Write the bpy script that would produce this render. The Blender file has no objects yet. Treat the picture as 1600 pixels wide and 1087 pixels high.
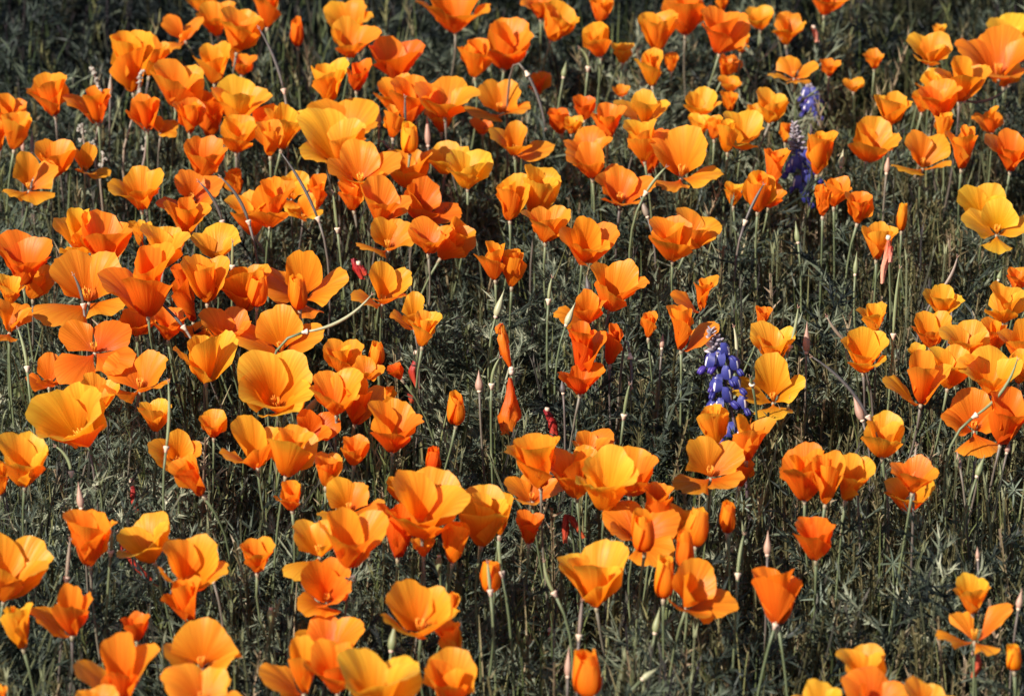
import bpy, math, random
import numpy as np

# ------------------------------------------------------------------ camera, sky, sun
S = bpy.context.scene
PITCH = math.radians(24.0)
DIST = 6.3
LENS = 206.0
TARGET = np.array([0.0, 0.0, 0.22])
CAM = TARGET + np.array([0.0, -DIST * math.cos(PITCH), DIST * math.sin(PITCH)])
cd = bpy.data.cameras.new('camera')
cam = bpy.data.objects.new('camera', cd)
S.collection.objects.link(cam)
cam.location = CAM.tolist()
cam.rotation_euler = (math.radians(90) - PITCH, 0, 0)
cd.lens = LENS
cd.sensor_width = 36.0
cd.clip_start = 0.1
cd.clip_end = 2000
cd.dof.use_dof = True
cd.dof.focus_distance = 6.25
cd.dof.aperture_fstop = 8.5
S.camera = cam

SUN_AZ = math.radians(-52)      # measured from the camera's side towards its left
SUN_EL = math.radians(40)
sun_dir = np.array([math.sin(SUN_AZ) * math.cos(SUN_EL), -math.cos(SUN_AZ) * math.cos(SUN_EL), math.sin(SUN_EL)])
w = bpy.data.worlds.new('World')
S.world = w
w.use_nodes = True
nt = w.node_tree
sky = nt.nodes.new('ShaderNodeTexSky')
sky.sky_type = 'NISHITA'
sky.sun_disc = False
sky.sun_elevation = SUN_EL
sky.sun_rotation = math.atan2(sun_dir[0], sun_dir[1])
bg = nt.nodes['Background']
bg.inputs['Strength'].default_value = 0.068
nt.links.new(sky.outputs[0], bg.inputs[0])
sl = bpy.data.lights.new('sun', 'SUN')
sl.energy = 5.0
sl.angle = math.radians(0.5)
sl.color = (1.0, 0.93, 0.82)
so = bpy.data.objects.new('sun', sl)
S.collection.objects.link(so)
from mathutils import Vector
so.rotation_euler = Vector(sun_dir.tolist()).to_track_quat('Z', 'Y').to_euler()
S.view_settings.view_transform = 'Standard'
S.view_settings.look = 'None'
S.view_settings.gamma = 1.0
S.view_settings.use_curve_mapping = False
S.view_settings.exposure = 0.96

# ------------------------------------------------------------------ picture to place
FX = LENS / 36.0 * 1600.0
RIGHT = np.array([1.0, 0, 0])
FWD = np.array([0, math.cos(PITCH), -math.sin(PITCH)])
UP = np.array([0, math.sin(PITCH), math.cos(PITCH)])

def ray_to_height(px, py, h):
    """point of the field, h metres above the soil, that is seen at photo pixel px, py"""
    d = FWD + RIGHT * ((px - 800) / FX) - UP * ((py - 543.5) / FX)
    t = (h - CAM[2]) / d[2]
    return CAM + d * t

def depth_of(p):
    return float(np.dot(p - CAM, FWD))

# ------------------------------------------------------------------ helpers
C = S.collection

def props(o, label=None, cat=None, group=None, kind=None):
    if label: o['label'] = label
    if cat: o['category'] = cat
    if group: o['group'] = group
    if kind: o['kind'] = kind
    return o

def thing(name, loc, label, cat, group=None):
    o = bpy.data.objects.new(name, None)
    o.empty_display_size = 0.01
    C.objects.link(o)
    o.location = [float(c) for c in loc]
    return props(o, label, cat, group)

def mesh_obj(name, verts, faces, mats, parent=None, smooth=True, uv=None, matidx=None, origin=None):
    me = bpy.data.meshes.new(name)
    v = np.asarray(verts, dtype=np.float64)
    if parent is not None:
        root = parent
        off = np.zeros(3)
        while root is not None:
            off += np.array(root.location)
            root = root.parent
        v = v - off
    me.from_pydata(v.tolist(), [], [tuple(f) for f in faces])
    if not isinstance(mats, (list, tuple)): mats = [mats]
    for m in mats: me.materials.append(m)
    if smooth:
        me.polygons.foreach_set('use_smooth', [True] * len(me.polygons))
    if matidx is not None:
        me.polygons.foreach_set('material_index', matidx)
    if uv is not None:
        l = me.uv_layers.new(name='uv')
        idx = np.zeros(len(me.loops), dtype=np.int32)
        me.loops.foreach_get('vertex_index', idx)
        l.data.foreach_set('uv', np.asarray(uv, dtype=np.float32)[idx].ravel())
    o = bpy.data.objects.new(name, me)
    C.objects.link(o)
    if parent is not None: o.parent = parent
    return o

class Acc:
    def __init__(s): s.v = []; s.f = []; s.m = []; s.n = 0
    def add(s, v, f, m=0):
        s.v.append(np.asarray(v, dtype=float)); s.f += [tuple(i + s.n for i in q) for q in f]
        s.m += [m] * len(f); s.n += len(v)
    def build(s, name, mats, parent=None, smooth=True):
        return mesh_obj(name, np.concatenate(s.v), s.f, mats, parent, smooth, None, s.m)

def tube(pts, radii, sides=6, cap=True):
    pts = np.asarray(pts, dtype=float)
    n = len(pts)
    if np.isscalar(radii): radii = [radii] * n
    vs = []; fs = []
    ref = np.array([1.0, 0.13, 0.07])
    for i in range(n):
        t = pts[min(i + 1, n - 1)] - pts[max(i - 1, 0)]
        t = t / (np.linalg.norm(t) + 1e-12)
        a = np.cross(t, ref); 
        if np.linalg.norm(a) < 0.05: a = np.cross(t, [0, 1, 0])
        a /= np.linalg.norm(a); b = np.cross(t, a)
        for k in range(sides):
            q = 2 * math.pi * k / sides
            vs.append(pts[i] + radii[i] * (math.cos(q) * a + math.sin(q) * b))
    for i in range(n - 1):
        for k in range(sides):
            k2 = (k + 1) % sides
            fs.append((i * sides + k, i * sides + k2, (i + 1) * sides + k2, (i + 1) * sides + k))
    if cap:
        fs.append(tuple(range(sides))[::-1]); fs.append(tuple((n - 1) * sides + k for k in range(sides)))
    return vs, fs

def bez(p0, p1, p2, n):
    t = np.linspace(0, 1, n)[:, None]
    return (1 - t) ** 2 * np.asarray(p0) + 2 * t * (1 - t) * np.asarray(p1) + t * t * np.asarray(p2)

def rotm(axis, a):
    axis = np.asarray(axis, dtype=float); axis /= np.linalg.norm(axis)
    x, y, z = axis; c = math.cos(a); s = math.sin(a); k = 1 - c
    return np.array([[c + x*x*k, x*y*k - z*s, x*z*k + y*s], [y*x*k + z*s, c + y*y*k, y*z*k - x*s], [z*x*k - y*s, z*y*k + x*s, c + z*z*k]])

# ------------------------------------------------------------------ materials
def newmat(name):
    m = bpy.data.materials.new(name); m.use_nodes = True
    n = m.node_tree.nodes; n.clear()
    return m, n, m.node_tree.links

def mixcol(n, l, fac, a, b, mode='MIX'):
    x = n.new('ShaderNodeMix'); x.data_type = 'RGBA'; x.blend_type = mode
    for s, v in ((x.inputs[0], fac), (x.inputs[6], a), (x.inputs[7], b)):
        if hasattr(v, 'links') or isinstance(v, bpy.types.NodeSocket): l.new(v, s)
        elif isinstance(v, (int, float)): s.default_value = v
        else: s.default_value = (*v, 1)
    return x.outputs[2]

def petal_mat(name, base, mid, tip, trans):
    m, n, l = newmat(name)
    out = n.new('ShaderNodeOutputMaterial')
    uv = n.new('ShaderNodeUVMap'); uv.uv_map = 'uv'
    sep = n.new('ShaderNodeSeparateXYZ'); l.new(uv.outputs[0], sep.inputs[0])
    oi = n.new('ShaderNodeObjectInfo')
    ramp = n.new('ShaderNodeValToRGB'); e = ramp.color_ramp.elements
    e[0].position = 0.03; e[0].color = (*base, 1)
    e[1].position = 1.0; e[1].color = (*tip, 1)
    k = e.new(0.38); k.color = (*mid, 1)
    l.new(sep.outputs[1], ramp.inputs[0])
    # fine veins running from base to rim
    mp = n.new('ShaderNodeMapping'); mp.inputs['Scale'].default_value = (34, 1.3, 1)
    l.new(uv.outputs[0], mp.inputs[0])
    off = n.new('ShaderNodeVectorMath'); off.operation = 'ADD'
    comb = n.new('ShaderNodeCombineXYZ')
    mul = n.new('ShaderNodeMath'); mul.operation = 'MULTIPLY'; mul.inputs[1].default_value = 91.0
    l.new(oi.outputs['Random'], mul.inputs[0]); l.new(mul.outputs[0], comb.inputs[2])
    l.new(mp.outputs[0], off.inputs[0]); l.new(comb.outputs[0], off.inputs[1])
    nz = n.new('ShaderNodeTexNoise'); nz.inputs['Scale'].default_value = 1.0; nz.inputs['Detail'].default_value = 3
    l.new(off.outputs[0], nz.inputs['Vector'])
    vr = n.new('ShaderNodeMapRange'); vr.inputs[1].default_value = 0.35; vr.inputs[2].default_value = 0.7
    vr.inputs[3].default_value = 0.0; vr.inputs[4].default_value = 0.42
    l.new(nz.outputs[0], vr.inputs[0])
    col = mixcol(n, l, vr.outputs[0], ramp.outputs[0], (base[0] * .92, base[1] * .95, base[2]))
    hsv = n.new('ShaderNodeHueSaturation')
    hr = n.new('ShaderNodeMapRange'); hr.inputs[3].default_value = 0.490; hr.inputs[4].default_value = 0.508
    l.new(oi.outputs['Random'], hr.inputs[0]); l.new(hr.outputs[0], hsv.inputs['Hue'])
    l.new(col, hsv.inputs['Color'])
    bump = n.new('ShaderNodeBump'); bump.inputs['Strength'].default_value = 0.55; bump.inputs['Distance'].default_value = 0.0011
    l.new(nz.outputs[0], bump.inputs['Height'])
    p = n.new('ShaderNodeBsdfPrincipled')
    l.new(hsv.outputs[0], p.inputs['Base Color']); p.inputs['Roughness'].default_value = 0.42
    p.inputs['Specular IOR Level'].default_value = 0.26
    l.new(bump.outputs[0], p.inputs['Normal'])
    tr = n.new('ShaderNodeBsdfTranslucent'); l.new(bump.outputs[0], tr.inputs['Normal'])
    tc = mixcol(n, l, 1.0, hsv.outputs[0], (1.0, 0.80, 0.55), 'MULTIPLY'); l.new(tc, tr.inputs[0])
    mx = n.new('ShaderNodeMixShader'); mx.inputs[0].default_value = trans
    l.new(p.outputs[0], mx.inputs[1]); l.new(tr.outputs[0], mx.inputs[2]); l.new(mx.outputs[0], out.inputs[0])
    return m

def plain_mat(name, c1, c2, rough=0.5, scale=60.0, trans=0.0, spec=0.4, stretch=(1, 1, 1)):
    m, n, l = newmat(name)
    out = n.new('ShaderNodeOutputMaterial')
    tc = n.new('ShaderNodeTexCoord'); oi = n.new('ShaderNodeObjectInfo')
    mp = n.new('ShaderNodeMapping'); mp.inputs['Scale'].default_value = stretch; l.new(tc.outputs['Object'], mp.inputs[0])
    nz = n.new('ShaderNodeTexNoise'); nz.inputs['Scale'].default_value = scale; nz.inputs['Detail'].default_value = 4
    l.new(mp.outputs[0], nz.inputs['Vector'])
    ad = n.new('ShaderNodeMath'); ad.operation = 'MULTIPLY_ADD'; ad.inputs[1].default_value = 0.6
    l.new(oi.outputs['Random'], ad.inputs[0]); 
    sb = n.new('ShaderNodeMath'); sb.operation = 'SUBTRACT'; sb.inputs[1].default_value = 0.3
    l.new(nz.outputs[0], sb.inputs[0]); l.new(sb.outputs[0], ad.inputs[2])
    ad.use_clamp = True
    col = mixcol(n, l, ad.outputs[0], c1, c2)
    p = n.new('ShaderNodeBsdfPrincipled'); l.new(col, p.inputs['Base Color'])
    p.inputs['Roughness'].default_value = rough; p.inputs['Specular IOR Level'].default_value = spec
    bump = n.new('ShaderNodeBump'); bump.inputs['Strength'].default_value = 0.3; bump.inputs['Distance'].default_value = 0.001
    l.new(nz.outputs[0], bump.inputs['Height']); l.new(bump.outputs[0], p.inputs['Normal'])
    if trans > 0:
        tr = n.new('ShaderNodeBsdfTranslucent'); l.new(col, tr.inputs[0])
        mx = n.new('ShaderNodeMixShader'); mx.inputs[0].default_value = trans
        l.new(p.outputs[0], mx.inputs[1]); l.new(tr.outputs[0], mx.inputs[2]); l.new(mx.outputs[0], out.inputs[0])
    else:
        l.new(p.outputs[0], out.inputs[0])
    return m

def leaf_mat(name, stops, rough=0.55, trans=0.25):
    m, n, l = newmat(name)
    out = n.new('ShaderNodeOutputMaterial')
    at = n.new('ShaderNodeAttribute'); at.attribute_name = 'tint'
    ramp = n.new('ShaderNodeValToRGB'); e = ramp.color_ramp.elements
    e[0].position = stops[0][0]; e[0].color = (*stops[0][1], 1)
    e[1].position = stops[-1][0]; e[1].color = (*stops[-1][1], 1)
    for p_, c_ in stops[1:-1]:
        k = e.new(p_); k.color = (*c_, 1)
    l.new(at.outputs['Fac'], ramp.inputs[0])
    p = n.new('ShaderNodeBsdfPrincipled'); l.new(ramp.outputs[0], p.inputs['Base Color'])
    p.inputs['Roughness'].default_value = rough; p.inputs['Specular IOR Level'].default_value = 0.28
    tr = n.new('ShaderNodeBsdfTranslucent'); l.new(ramp.outputs[0], tr.inputs[0])
    mx = n.new('ShaderNodeMixShader'); mx.inputs[0].default_value = trans
    l.new(p.outputs[0], mx.inputs[1]); l.new(tr.outputs[0], mx.inputs[2]); l.new(mx.outputs[0], out.inputs[0])
    return m

PET = [
    petal_mat('petal_red_orange', (0.66, 0.075, 0.005), (0.78, 0.135, 0.007), (0.93, 0.245, 0.016), 0.56),
    petal_mat('petal_orange', (0.74, 0.105, 0.005), (0.86, 0.20, 0.009), (0.98, 0.365, 0.026), 0.58),
    petal_mat('petal_bright_orange', (0.78, 0.13, 0.005), (0.90, 0.26, 0.010), (0.98, 0.455, 0.035), 0.60),
    petal_mat('petal_yellow_orange', (0.80, 0.17, 0.005), (0.92, 0.34, 0.012), (0.99, 0.56, 0.048), 0.60),
    petal_mat('petal_golden', (0.82, 0.24, 0.005), (0.93, 0.44, 0.015), (0.99, 0.62, 0.055), 0.60),
]
WILT = petal_mat('petal_wilted_red', (0.25, 0.02, 0.02), (0.40, 0.035, 0.02), (0.50, 0.07, 0.025), 0.3)
WILTP = petal_mat('petal_faded_pink', (0.62, 0.10, 0.05), (0.74, 0.26, 0.16), (0.80, 0.40, 0.28), 0.35)
STEM = plain_mat('stem_green', (0.075, 0.095, 0.045), (0.14, 0.16, 0.08), 0.5, 40)
STEMP = plain_mat('stem_purple_brown', (0.075, 0.055, 0.055), (0.15, 0.13, 0.09), 0.5, 40)
RECEP = plain_mat('receptacle_green', (0.20, 0.17, 0.10), (0.33, 0.26, 0.18), 0.55, 200)
RIM = plain_mat('receptacle_pink', (0.50, 0.33, 0.26), (0.62, 0.50, 0.36), 0.55, 200)
PODG = plain_mat('pod_green', (0.12, 0.145, 0.065), (0.20, 0.21, 0.10), 0.5, 90)
PODD = plain_mat('pod_dark', (0.045, 0.038, 0.04), (0.095, 0.08, 0.065), 0.5, 90)
PODP = plain_mat('pod_purplish', (0.16, 0.11, 0.10), (0.24, 0.19, 0.13), 0.5, 90)
PODB = plain_mat('pod_pale', (0.26, 0.26, 0.15), (0.33, 0.31, 0.19), 0.45, 90)
BUDK = plain_mat('calyx_pink', (0.25, 0.13, 0.10), (0.37, 0.23, 0.16), 0.55, 150)
STAM = plain_mat('stamen_orange', (0.80, 0.24, 0.02), (0.88, 0.42, 0.03), 0.6, 300)
PMAT = {'g': PODG, 'd': PODD, 'p': PODP, 'b': PODB, 'k': BUDK}
LBLUE = plain_mat('lupine_blue', (0.018, 0.016, 0.12), (0.040, 0.038, 0.24), 0.45, 160, 0.25)
LPALE = plain_mat('lupine_pale_blue', (0.024, 0.028, 0.17), (0.065, 0.07, 0.31), 0.5, 160, 0.25)
LVIO = plain_mat('lupine_violet', (0.035, 0.018, 0.16), (0.07, 0.04, 0.28), 0.4, 160, 0.2)
LWHITE = plain_mat('lupine_white', (0.62, 0.58, 0.66), (0.75, 0.70, 0.66), 0.5, 200, 0.2)
LBUD = plain_mat('lupine_bud_grey', (0.13, 0.11, 0.15), (0.34, 0.29, 0.30), 0.7, 260)
LSTEM = plain_mat('lupine_stem', (0.06, 0.035, 0.06), (0.10, 0.07, 0.06), 0.6, 90)
WHITEF = plain_mat('white_floret', (0.20, 0.18, 0.15), (0.42, 0.38, 0.32), 0.75, 300)
BEE = plain_mat('bee_body', (0.02, 0.015, 0.012), (0.06, 0.035, 0.02), 0.5, 700)
LLEAF = plain_mat('lupine_leaf', (0.06, 0.085, 0.055), (0.12, 0.15, 0.10), 0.5, 90, 0.2)

# ------------------------------------------------------------------ the ground
def vnoise(x, y):
    return (np.sin(x * 2.1 + 1.3 * np.sin(y * 1.7 + .4)) + np.sin(y * 2.7 + 1.1 * np.sin(x * 2.3 + 2.1)) + .5 * np.sin(x * 5.3 + y * 4.1) + .5 * np.sin(y * 6.7 - x * 3.9 + 1)) / 3.0

def ground_h(x, y):
    return 0.012 * vnoise(x * 2.2, y * 2.2) + 0.006 * vnoise(x * 9, y * 9)

def grid_mesh(name, xs, ys, mat):
    X, Y = np.meshgrid(xs, ys)
    v = np.stack([X, Y, ground_h(X, Y)], -1).reshape(-1, 3)
    nx = len(xs); f = []
    for j in range(len(ys) - 1):
        for i in range(nx - 1):
            a = j * nx + i; f.append((a, a + 1, a + 1 + nx, a + nx))
    return mesh_obj(name, v, f, mat)

def soil_mat():
    m, n, l = newmat('soil')
    out = n.new('ShaderNodeOutputMaterial'); tc = n.new('ShaderNodeTexCoord')
    a = n.new('ShaderNodeTexNoise'); a.inputs['Scale'].default_value = 30; a.inputs['Detail'].default_value = 8
    b = n.new('ShaderNodeTexNoise'); b.inputs['Scale'].default_value = 3; b.inputs['Detail'].default_value = 4
    l.new(tc.outputs['Object'], a.inputs[0]); l.new(tc.outputs['Object'], b.inputs[0])
    c = mixcol(n, l, a.outputs[0], (0.035, 0.026, 0.020), (0.085, 0.062, 0.045))
    d = mixcol(n, l, b.outputs[0], c, (0.04, 0.05, 0.025))
    p = n.new('ShaderNodeBsdfPrincipled'); p.inputs['Roughness'].default_value = 0.95
    l.new(d, p.inputs['Base Color'])
    bp = n.new('ShaderNodeBump'); bp.inputs['Strength'].default_value = 0.8; bp.inputs['Distance'].default_value = 0.01
    l.new(a.outputs[0], bp.inputs['Height']); l.new(bp.outputs[0], p.inputs['Normal']); l.new(p.outputs[0], out.inputs[0])
    return m
far = np.array([-900, -300, -100, -30, -10, -5.])
xs = np.concatenate([far, np.linspace(-3, 3, 121), -far[::-1]])
ys = np.concatenate([far, np.linspace(-3, 4.5, 151), np.array([8, 15, 40, 120, 400, 900.])])
props(grid_mesh('ground', xs, ys, soil_mat()), 'dark brown soil under the poppies and leaves', kind='structure')

# ------------------------------------------------------------------ foliage (uncountable)
rng = np.random.default_rng(7)

def in_view(x, y, pad):
    """roughly the strip of field that the photograph shows"""
    half = 0.46 + (y + 0.9) * 0.095 + pad
    return (np.abs(x) < half) & (y > -1.0 - pad) & (y < 1.75 + pad)

def leaflet(p, d, L, w, side):
    """a narrow pointed leaflet"""
    d = d / np.linalg.norm(d)
    s = np.cross(d, side); s /= (np.linalg.norm(s) + 1e-9)
    return np.array([[p - s * w * .62, p + d * L, p + s * w * .62]])

def strip(p, q, w, side):
    d = q - p; s = np.cross(d, side); s /= (np.linalg.norm(s) + 1e-9)
    a, b, c, e = p - s * w, q - s * w * .8, q + s * w * .8, p + s * w
    return np.array([[a, b, c], [a, c, e]])

def frond_template(r):
    """finely divided poppy leaf, length 1, arching up and outward in +x"""
    q = []
    a0 = r.uniform(.05, .35); a1 = a0 + r.uniform(.4, 1.0)
    N = 7; pts = [np.zeros(3)]; dirs = []
    for i in range(N):
        a = a0 + (a1 - a0) * (i / N) ** 1.6
        d = np.array([math.sin(a), r.normal(0, .05), math.cos(a)]); dirs.append(d)
        pts.append(pts[-1] + d / N)
    for i in range(N):
        q.append(strip(pts[i], pts[i + 1], .006, np.array([0.3, 1, .2])))
    for i in range(2, N + 1):
        d = dirs[min(i, N - 1)]
        for sgn in ((-1, 1) if i < N else (-1, 0, 1)):
            lat = np.array([0, sgn, 0.0])
            pd = d * .75 + lat * r.uniform(.6, 1.0) + r.normal(0, .15, 3)
            pd /= np.linalg.norm(pd)
            PL = (.26 - .10 * abs(i - 3.6) / 4) * r.uniform(.75, 1.15)
            e = pts[i] + pd * PL * .55
            side = r.normal(0, 1, 3)
            q.append(strip(pts[i], e, .005, side))
            for base, sc in ((pts[i] + pd * PL * .25, .85), (pts[i] + pd * PL * .45, .9), (e, 1.0)):
                for k in (-1, 0, 1):
                    ld = pd + .65 * k * np.cross(pd, side) / np.linalg.norm(np.cross(pd, side)) + r.normal(0, .2, 3)
                    q.append(leaflet(base, ld, PL * .42 * sc * r.uniform(.7, 1.25), .0104, r.normal(0, 1, 3)))
    return np.concatenate(q)

def sprig_template(r, n=34, L=.085, w=.011):
    """upright herb stem with short narrow leaves, height 1"""
    q = []; p = np.zeros(3); lean = r.normal(0, .10, 2); N = 8; pts = [p]
    for i in range(N):
        p = p + np.array([lean[0] * i / N * .5, lean[1] * i / N * .5, 1.0]) / N; pts.append(p)
        q.append(strip(pts[-2], p, .008, np.array([1, .2, 0])))
        q.append(strip(pts[-2], p, .008, np.array([.2, 1, 0])))
    for k in range(n):
        t = .25 + .75 * (k / n); i = min(int(t * N), N - 1); b = pts[i] + (pts[i + 1] - pts[i]) * (t * N - i)
        a = k * 2.4 + r.uniform(-.4, .4); up = r.uniform(.5, 1.4)
        q.append(leaflet(b, np.array([math.cos(a), math.sin(a), up]), L * r.uniform(.7, 1.3) * (1.15 - .5 * t), w, r.normal(0, 1, 3)))
    return np.concatenate(q)

def blade_template(r):
    q = []; p = np.zeros(3); a = r.uniform(.0, .2); b = r.uniform(.2, .9); N = 5
    for i in range(N):
        t = a + b * (i / N) ** 2; nx_ = p + np.array([math.sin(t), 0, math.cos(t)]) / N
        w0 = .011 * (1 - i / N) + .002; w1 = .011 * (1 - (i + 1) / N) + .001
        a_, b_, c_, e_ = p - [0, w0, 0], nx_ - [0, w1, 0], nx_ + [0, w1, 0], p + [0, w0, 0]
        q.append(np.array([[a_, b_, c_], [a_, c_, e_]])); p = nx_
    return np.concatenate(q)

def seedhead_template(r):
    """thin grass stalk with a loose awned head"""
    q = []; p = np.zeros(3); l = r.normal(0, .12, 2); N = 6; pts = [p]
    for i in range(N):
        p = p + np.array([l[0] * i / 3, l[1] * i / 3, 1.0]) / N; pts.append(p)
        q.append(strip(pts[-2], p, .0045, np.array([1, .2, 0])))
    for k in range(14):
        t = .72 + .28 * k / 14; i = min(int(t * N), N - 1); b = pts[i] + (pts[i + 1] - pts[i]) * (t * N - i)
        q.append(leaflet(b, np.array([math.cos(k * 2.4) * .45, math.sin(k * 2.4) * .45, 1.0]), .09, .010, r.normal(0, 1, 3)))
    return np.concatenate(q)

def scatter(name, temps, x, y, z, size, yaw, tilt, tint, mat, label, tjit=.09):
    """one mesh made of many placed copies of a few leaf shapes"""
    allv = []; allt = []
    tid = rng.integers(0, len(temps), len(x))
    for t, T in enumerate(temps):
        k = np.where(tid == t)[0]
        if not len(k): continue
        P = T.reshape(-1, 3)
        c, s = np.cos(yaw[k]), np.sin(yaw[k]); ct, st = np.cos(tilt[k]), np.sin(tilt[k])
        # tilt about y (towards +x), then yaw about z
        X = P[None, :, 0] * ct[:, None] + P[None, :, 2] * st[:, None]
        Z = -P[None, :, 0] * st[:, None] + P[None, :, 2] * ct[:, None]
        Y = np.broadcast_to(P[None, :, 1], X.shape)
        wx = (X * c[:, None] - Y * s[:, None]) * size[k][:, None] + x[k][:, None]
        wy = (X * s[:, None] + Y * c[:, None]) * size[k][:, None] + y[k][:, None]
        wz = Z * size[k][:, None] + z[k][:, None]
        allv.append(np.stack([wx, wy, wz], -1).reshape(-1, 3))
        tt = tint[k][:, None] + rng.normal(0, tjit, (len(k), len(T)))
        allt.append(np.repeat(tt.ravel(), 3))
    v = np.concatenate(allv).astype(np.float32); tt = np.clip(np.concatenate(allt), 0, 1).astype(np.float32)
    nq = len(v) // 3
    me = bpy.data.meshes.new(name)
    me.vertices.add(len(v)); me.vertices.foreach_set('co', v.ravel())
    me.loops.add(nq * 3); me.loops.foreach_set('vertex_index', np.arange(nq * 3, dtype=np.int32))
    me.polygons.add(nq); me.polygons.foreach_set('loop_start', np.arange(0, nq * 3, 3, dtype=np.int32))
    me.update(calc_edges=True)
    a = me.attributes.new('tint', 'FLOAT', 'POINT'); a.data.foreach_set('value', tt)
    me.materials.append(mat)
    o = bpy.data.objects.new(name, me); C.objects.link(o)
    props(o, label, kind='stuff')
    print(name, nq, 'triangles')
    return o

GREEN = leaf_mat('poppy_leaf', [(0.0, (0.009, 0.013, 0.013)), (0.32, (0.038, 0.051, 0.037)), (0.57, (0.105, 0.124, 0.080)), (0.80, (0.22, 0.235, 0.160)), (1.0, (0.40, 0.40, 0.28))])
OLIVE = leaf_mat('herb_leaf', [(0.0, (0.030, 0.030, 0.017)), (0.35, (0.070, 0.066, 0.028)), (0.65, (0.14, 0.120, 0.055)), (0.85, (0.24, 0.18, 0.11)), (1.0, (0.34, 0.25, 0.17))])
GRASS = leaf_mat('grass_blade', [(0.0, (0.035, 0.052, 0.020)), (0.5, (0.10, 0.12, 0.040)), (0.85, (0.22, 0.20, 0.09)), (1.0, (0.32, 0.24, 0.15))])
STALK = leaf_mat('stalk', [(0.0, (0.030, 0.024, 0.028)), (0.35, (0.075, 0.070, 0.055)), (0.65, (0.15, 0.165, 0.085)), (1.0, (0.27, 0.27, 0.16))], trans=.05)

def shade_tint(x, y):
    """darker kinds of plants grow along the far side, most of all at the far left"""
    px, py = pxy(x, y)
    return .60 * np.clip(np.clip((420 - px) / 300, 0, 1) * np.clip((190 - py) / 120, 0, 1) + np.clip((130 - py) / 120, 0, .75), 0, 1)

def place(n, pad, inner=.8):
    X = []; Y = []
    while sum(map(len, X)) < n:
        x = rng.uniform(-1.25, 1.25, n * 2); y = rng.uniform(-1.6, 2.7, n * 2)
        k = in_view(x, y, pad) | (rng.random(n * 2) < (1 - inner) * .6)
        X.append(x[k]); Y.append(y[k])
    return np.concatenate(X)[:n], np.concatenate(Y)[:n]

def pxy(x, y, z=.15):
    """photo pixel of a place in the field (used to follow the photo's patches)"""
    vx = x - CAM[0]; vy = y - CAM[1]; vz = z - CAM[2]
    dep = vy * FWD[1] + vz * FWD[2]
    return 800 + FX * vx / dep, 543.5 - FX * (vy * UP[1] + vz * UP[2]) / dep

def bare(x, y):
    """0..1: how thin the cover is"""
    px, py = pxy(x, y)
    g = np.zeros_like(x)
    for cx, cy, rx, ry, s in ((840, 930, 60, 110, .85), (1290, 440, 70, 110, .45), (900, 700, 160, 45, .4), (1540, 880, 60, 60, .45), (1330, 880, 50, 60, .3), (20, 560, 50, 30, .5), (640, 640, 60, 40, .35), (250, 130, 320, 70, .3)):
        g = np.maximum(g, s * np.exp(-((px - cx) / rx) ** 2 - ((py - cy) / ry) ** 2))
    return g

# clumps of feathery poppy leaves
cx, cy = place(900, .12)
hgt = .152 + .030 * vnoise(cx * 3, cy * 3) + rng.normal(0, .018, len(cx)) - .07 * bare(cx, cy)
pq, _ = pxy(cx, cy)
keep = rng.random(len(cx)) > np.maximum(bare(cx, cy) * .85, .60 * np.clip((pq - 1000) / 250, 0, 1))
cx, cy, hgt = cx[keep], cy[keep], hgt[keep]
per = 11
fx = np.repeat(cx, per) + rng.normal(0, .024, len(cx) * per)
fy = np.repeat(cy, per) + rng.normal(0, .024, len(cx) * per)
fs = np.repeat(hgt, per) * rng.uniform(.65, 1.25, len(fx))
ft = np.repeat(.44 + .22 * vnoise(cx * 4 + 3, cy * 4) + rng.normal(0, .16, len(cx)), per) + rng.normal(0, .07, len(fx))
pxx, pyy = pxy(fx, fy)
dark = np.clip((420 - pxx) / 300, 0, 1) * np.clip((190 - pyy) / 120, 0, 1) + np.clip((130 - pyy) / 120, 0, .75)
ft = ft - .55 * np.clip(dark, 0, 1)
temps = [frond_template(rng) for _ in range(14)]
# a few tall leaves that reach up among the flowers
ex, ey = place(420, .05)
fx = np.concatenate([fx, ex]); fy = np.concatenate([fy, ey]); fs = np.concatenate([fs, rng.uniform(.18, .235, len(ex))]); ft = np.concatenate([ft, rng.normal(.3, .15, len(ex))])
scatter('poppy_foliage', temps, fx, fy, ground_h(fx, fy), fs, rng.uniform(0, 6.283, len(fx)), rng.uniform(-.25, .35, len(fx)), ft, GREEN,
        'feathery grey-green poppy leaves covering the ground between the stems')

# upright herbs with narrow leaves, more of them to the right
hx, hy = place(8500, .1)
px_, py_ = pxy(hx, hy)
keep = rng.random(len(hx)) < (.22 + .78 * np.clip((px_ - 800) / 450, 0, 1)) * (1 - .6 * bare(hx, hy))
hx, hy, px_, py_ = hx[keep], hy[keep], px_[keep], py_[keep]
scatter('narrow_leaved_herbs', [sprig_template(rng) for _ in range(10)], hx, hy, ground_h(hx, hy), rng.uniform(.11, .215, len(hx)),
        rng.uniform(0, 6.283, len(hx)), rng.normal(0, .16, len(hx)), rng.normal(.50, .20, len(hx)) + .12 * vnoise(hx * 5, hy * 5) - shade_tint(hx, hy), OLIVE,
        'upright olive and straw coloured herb sprigs with short narrow leaves')

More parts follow.
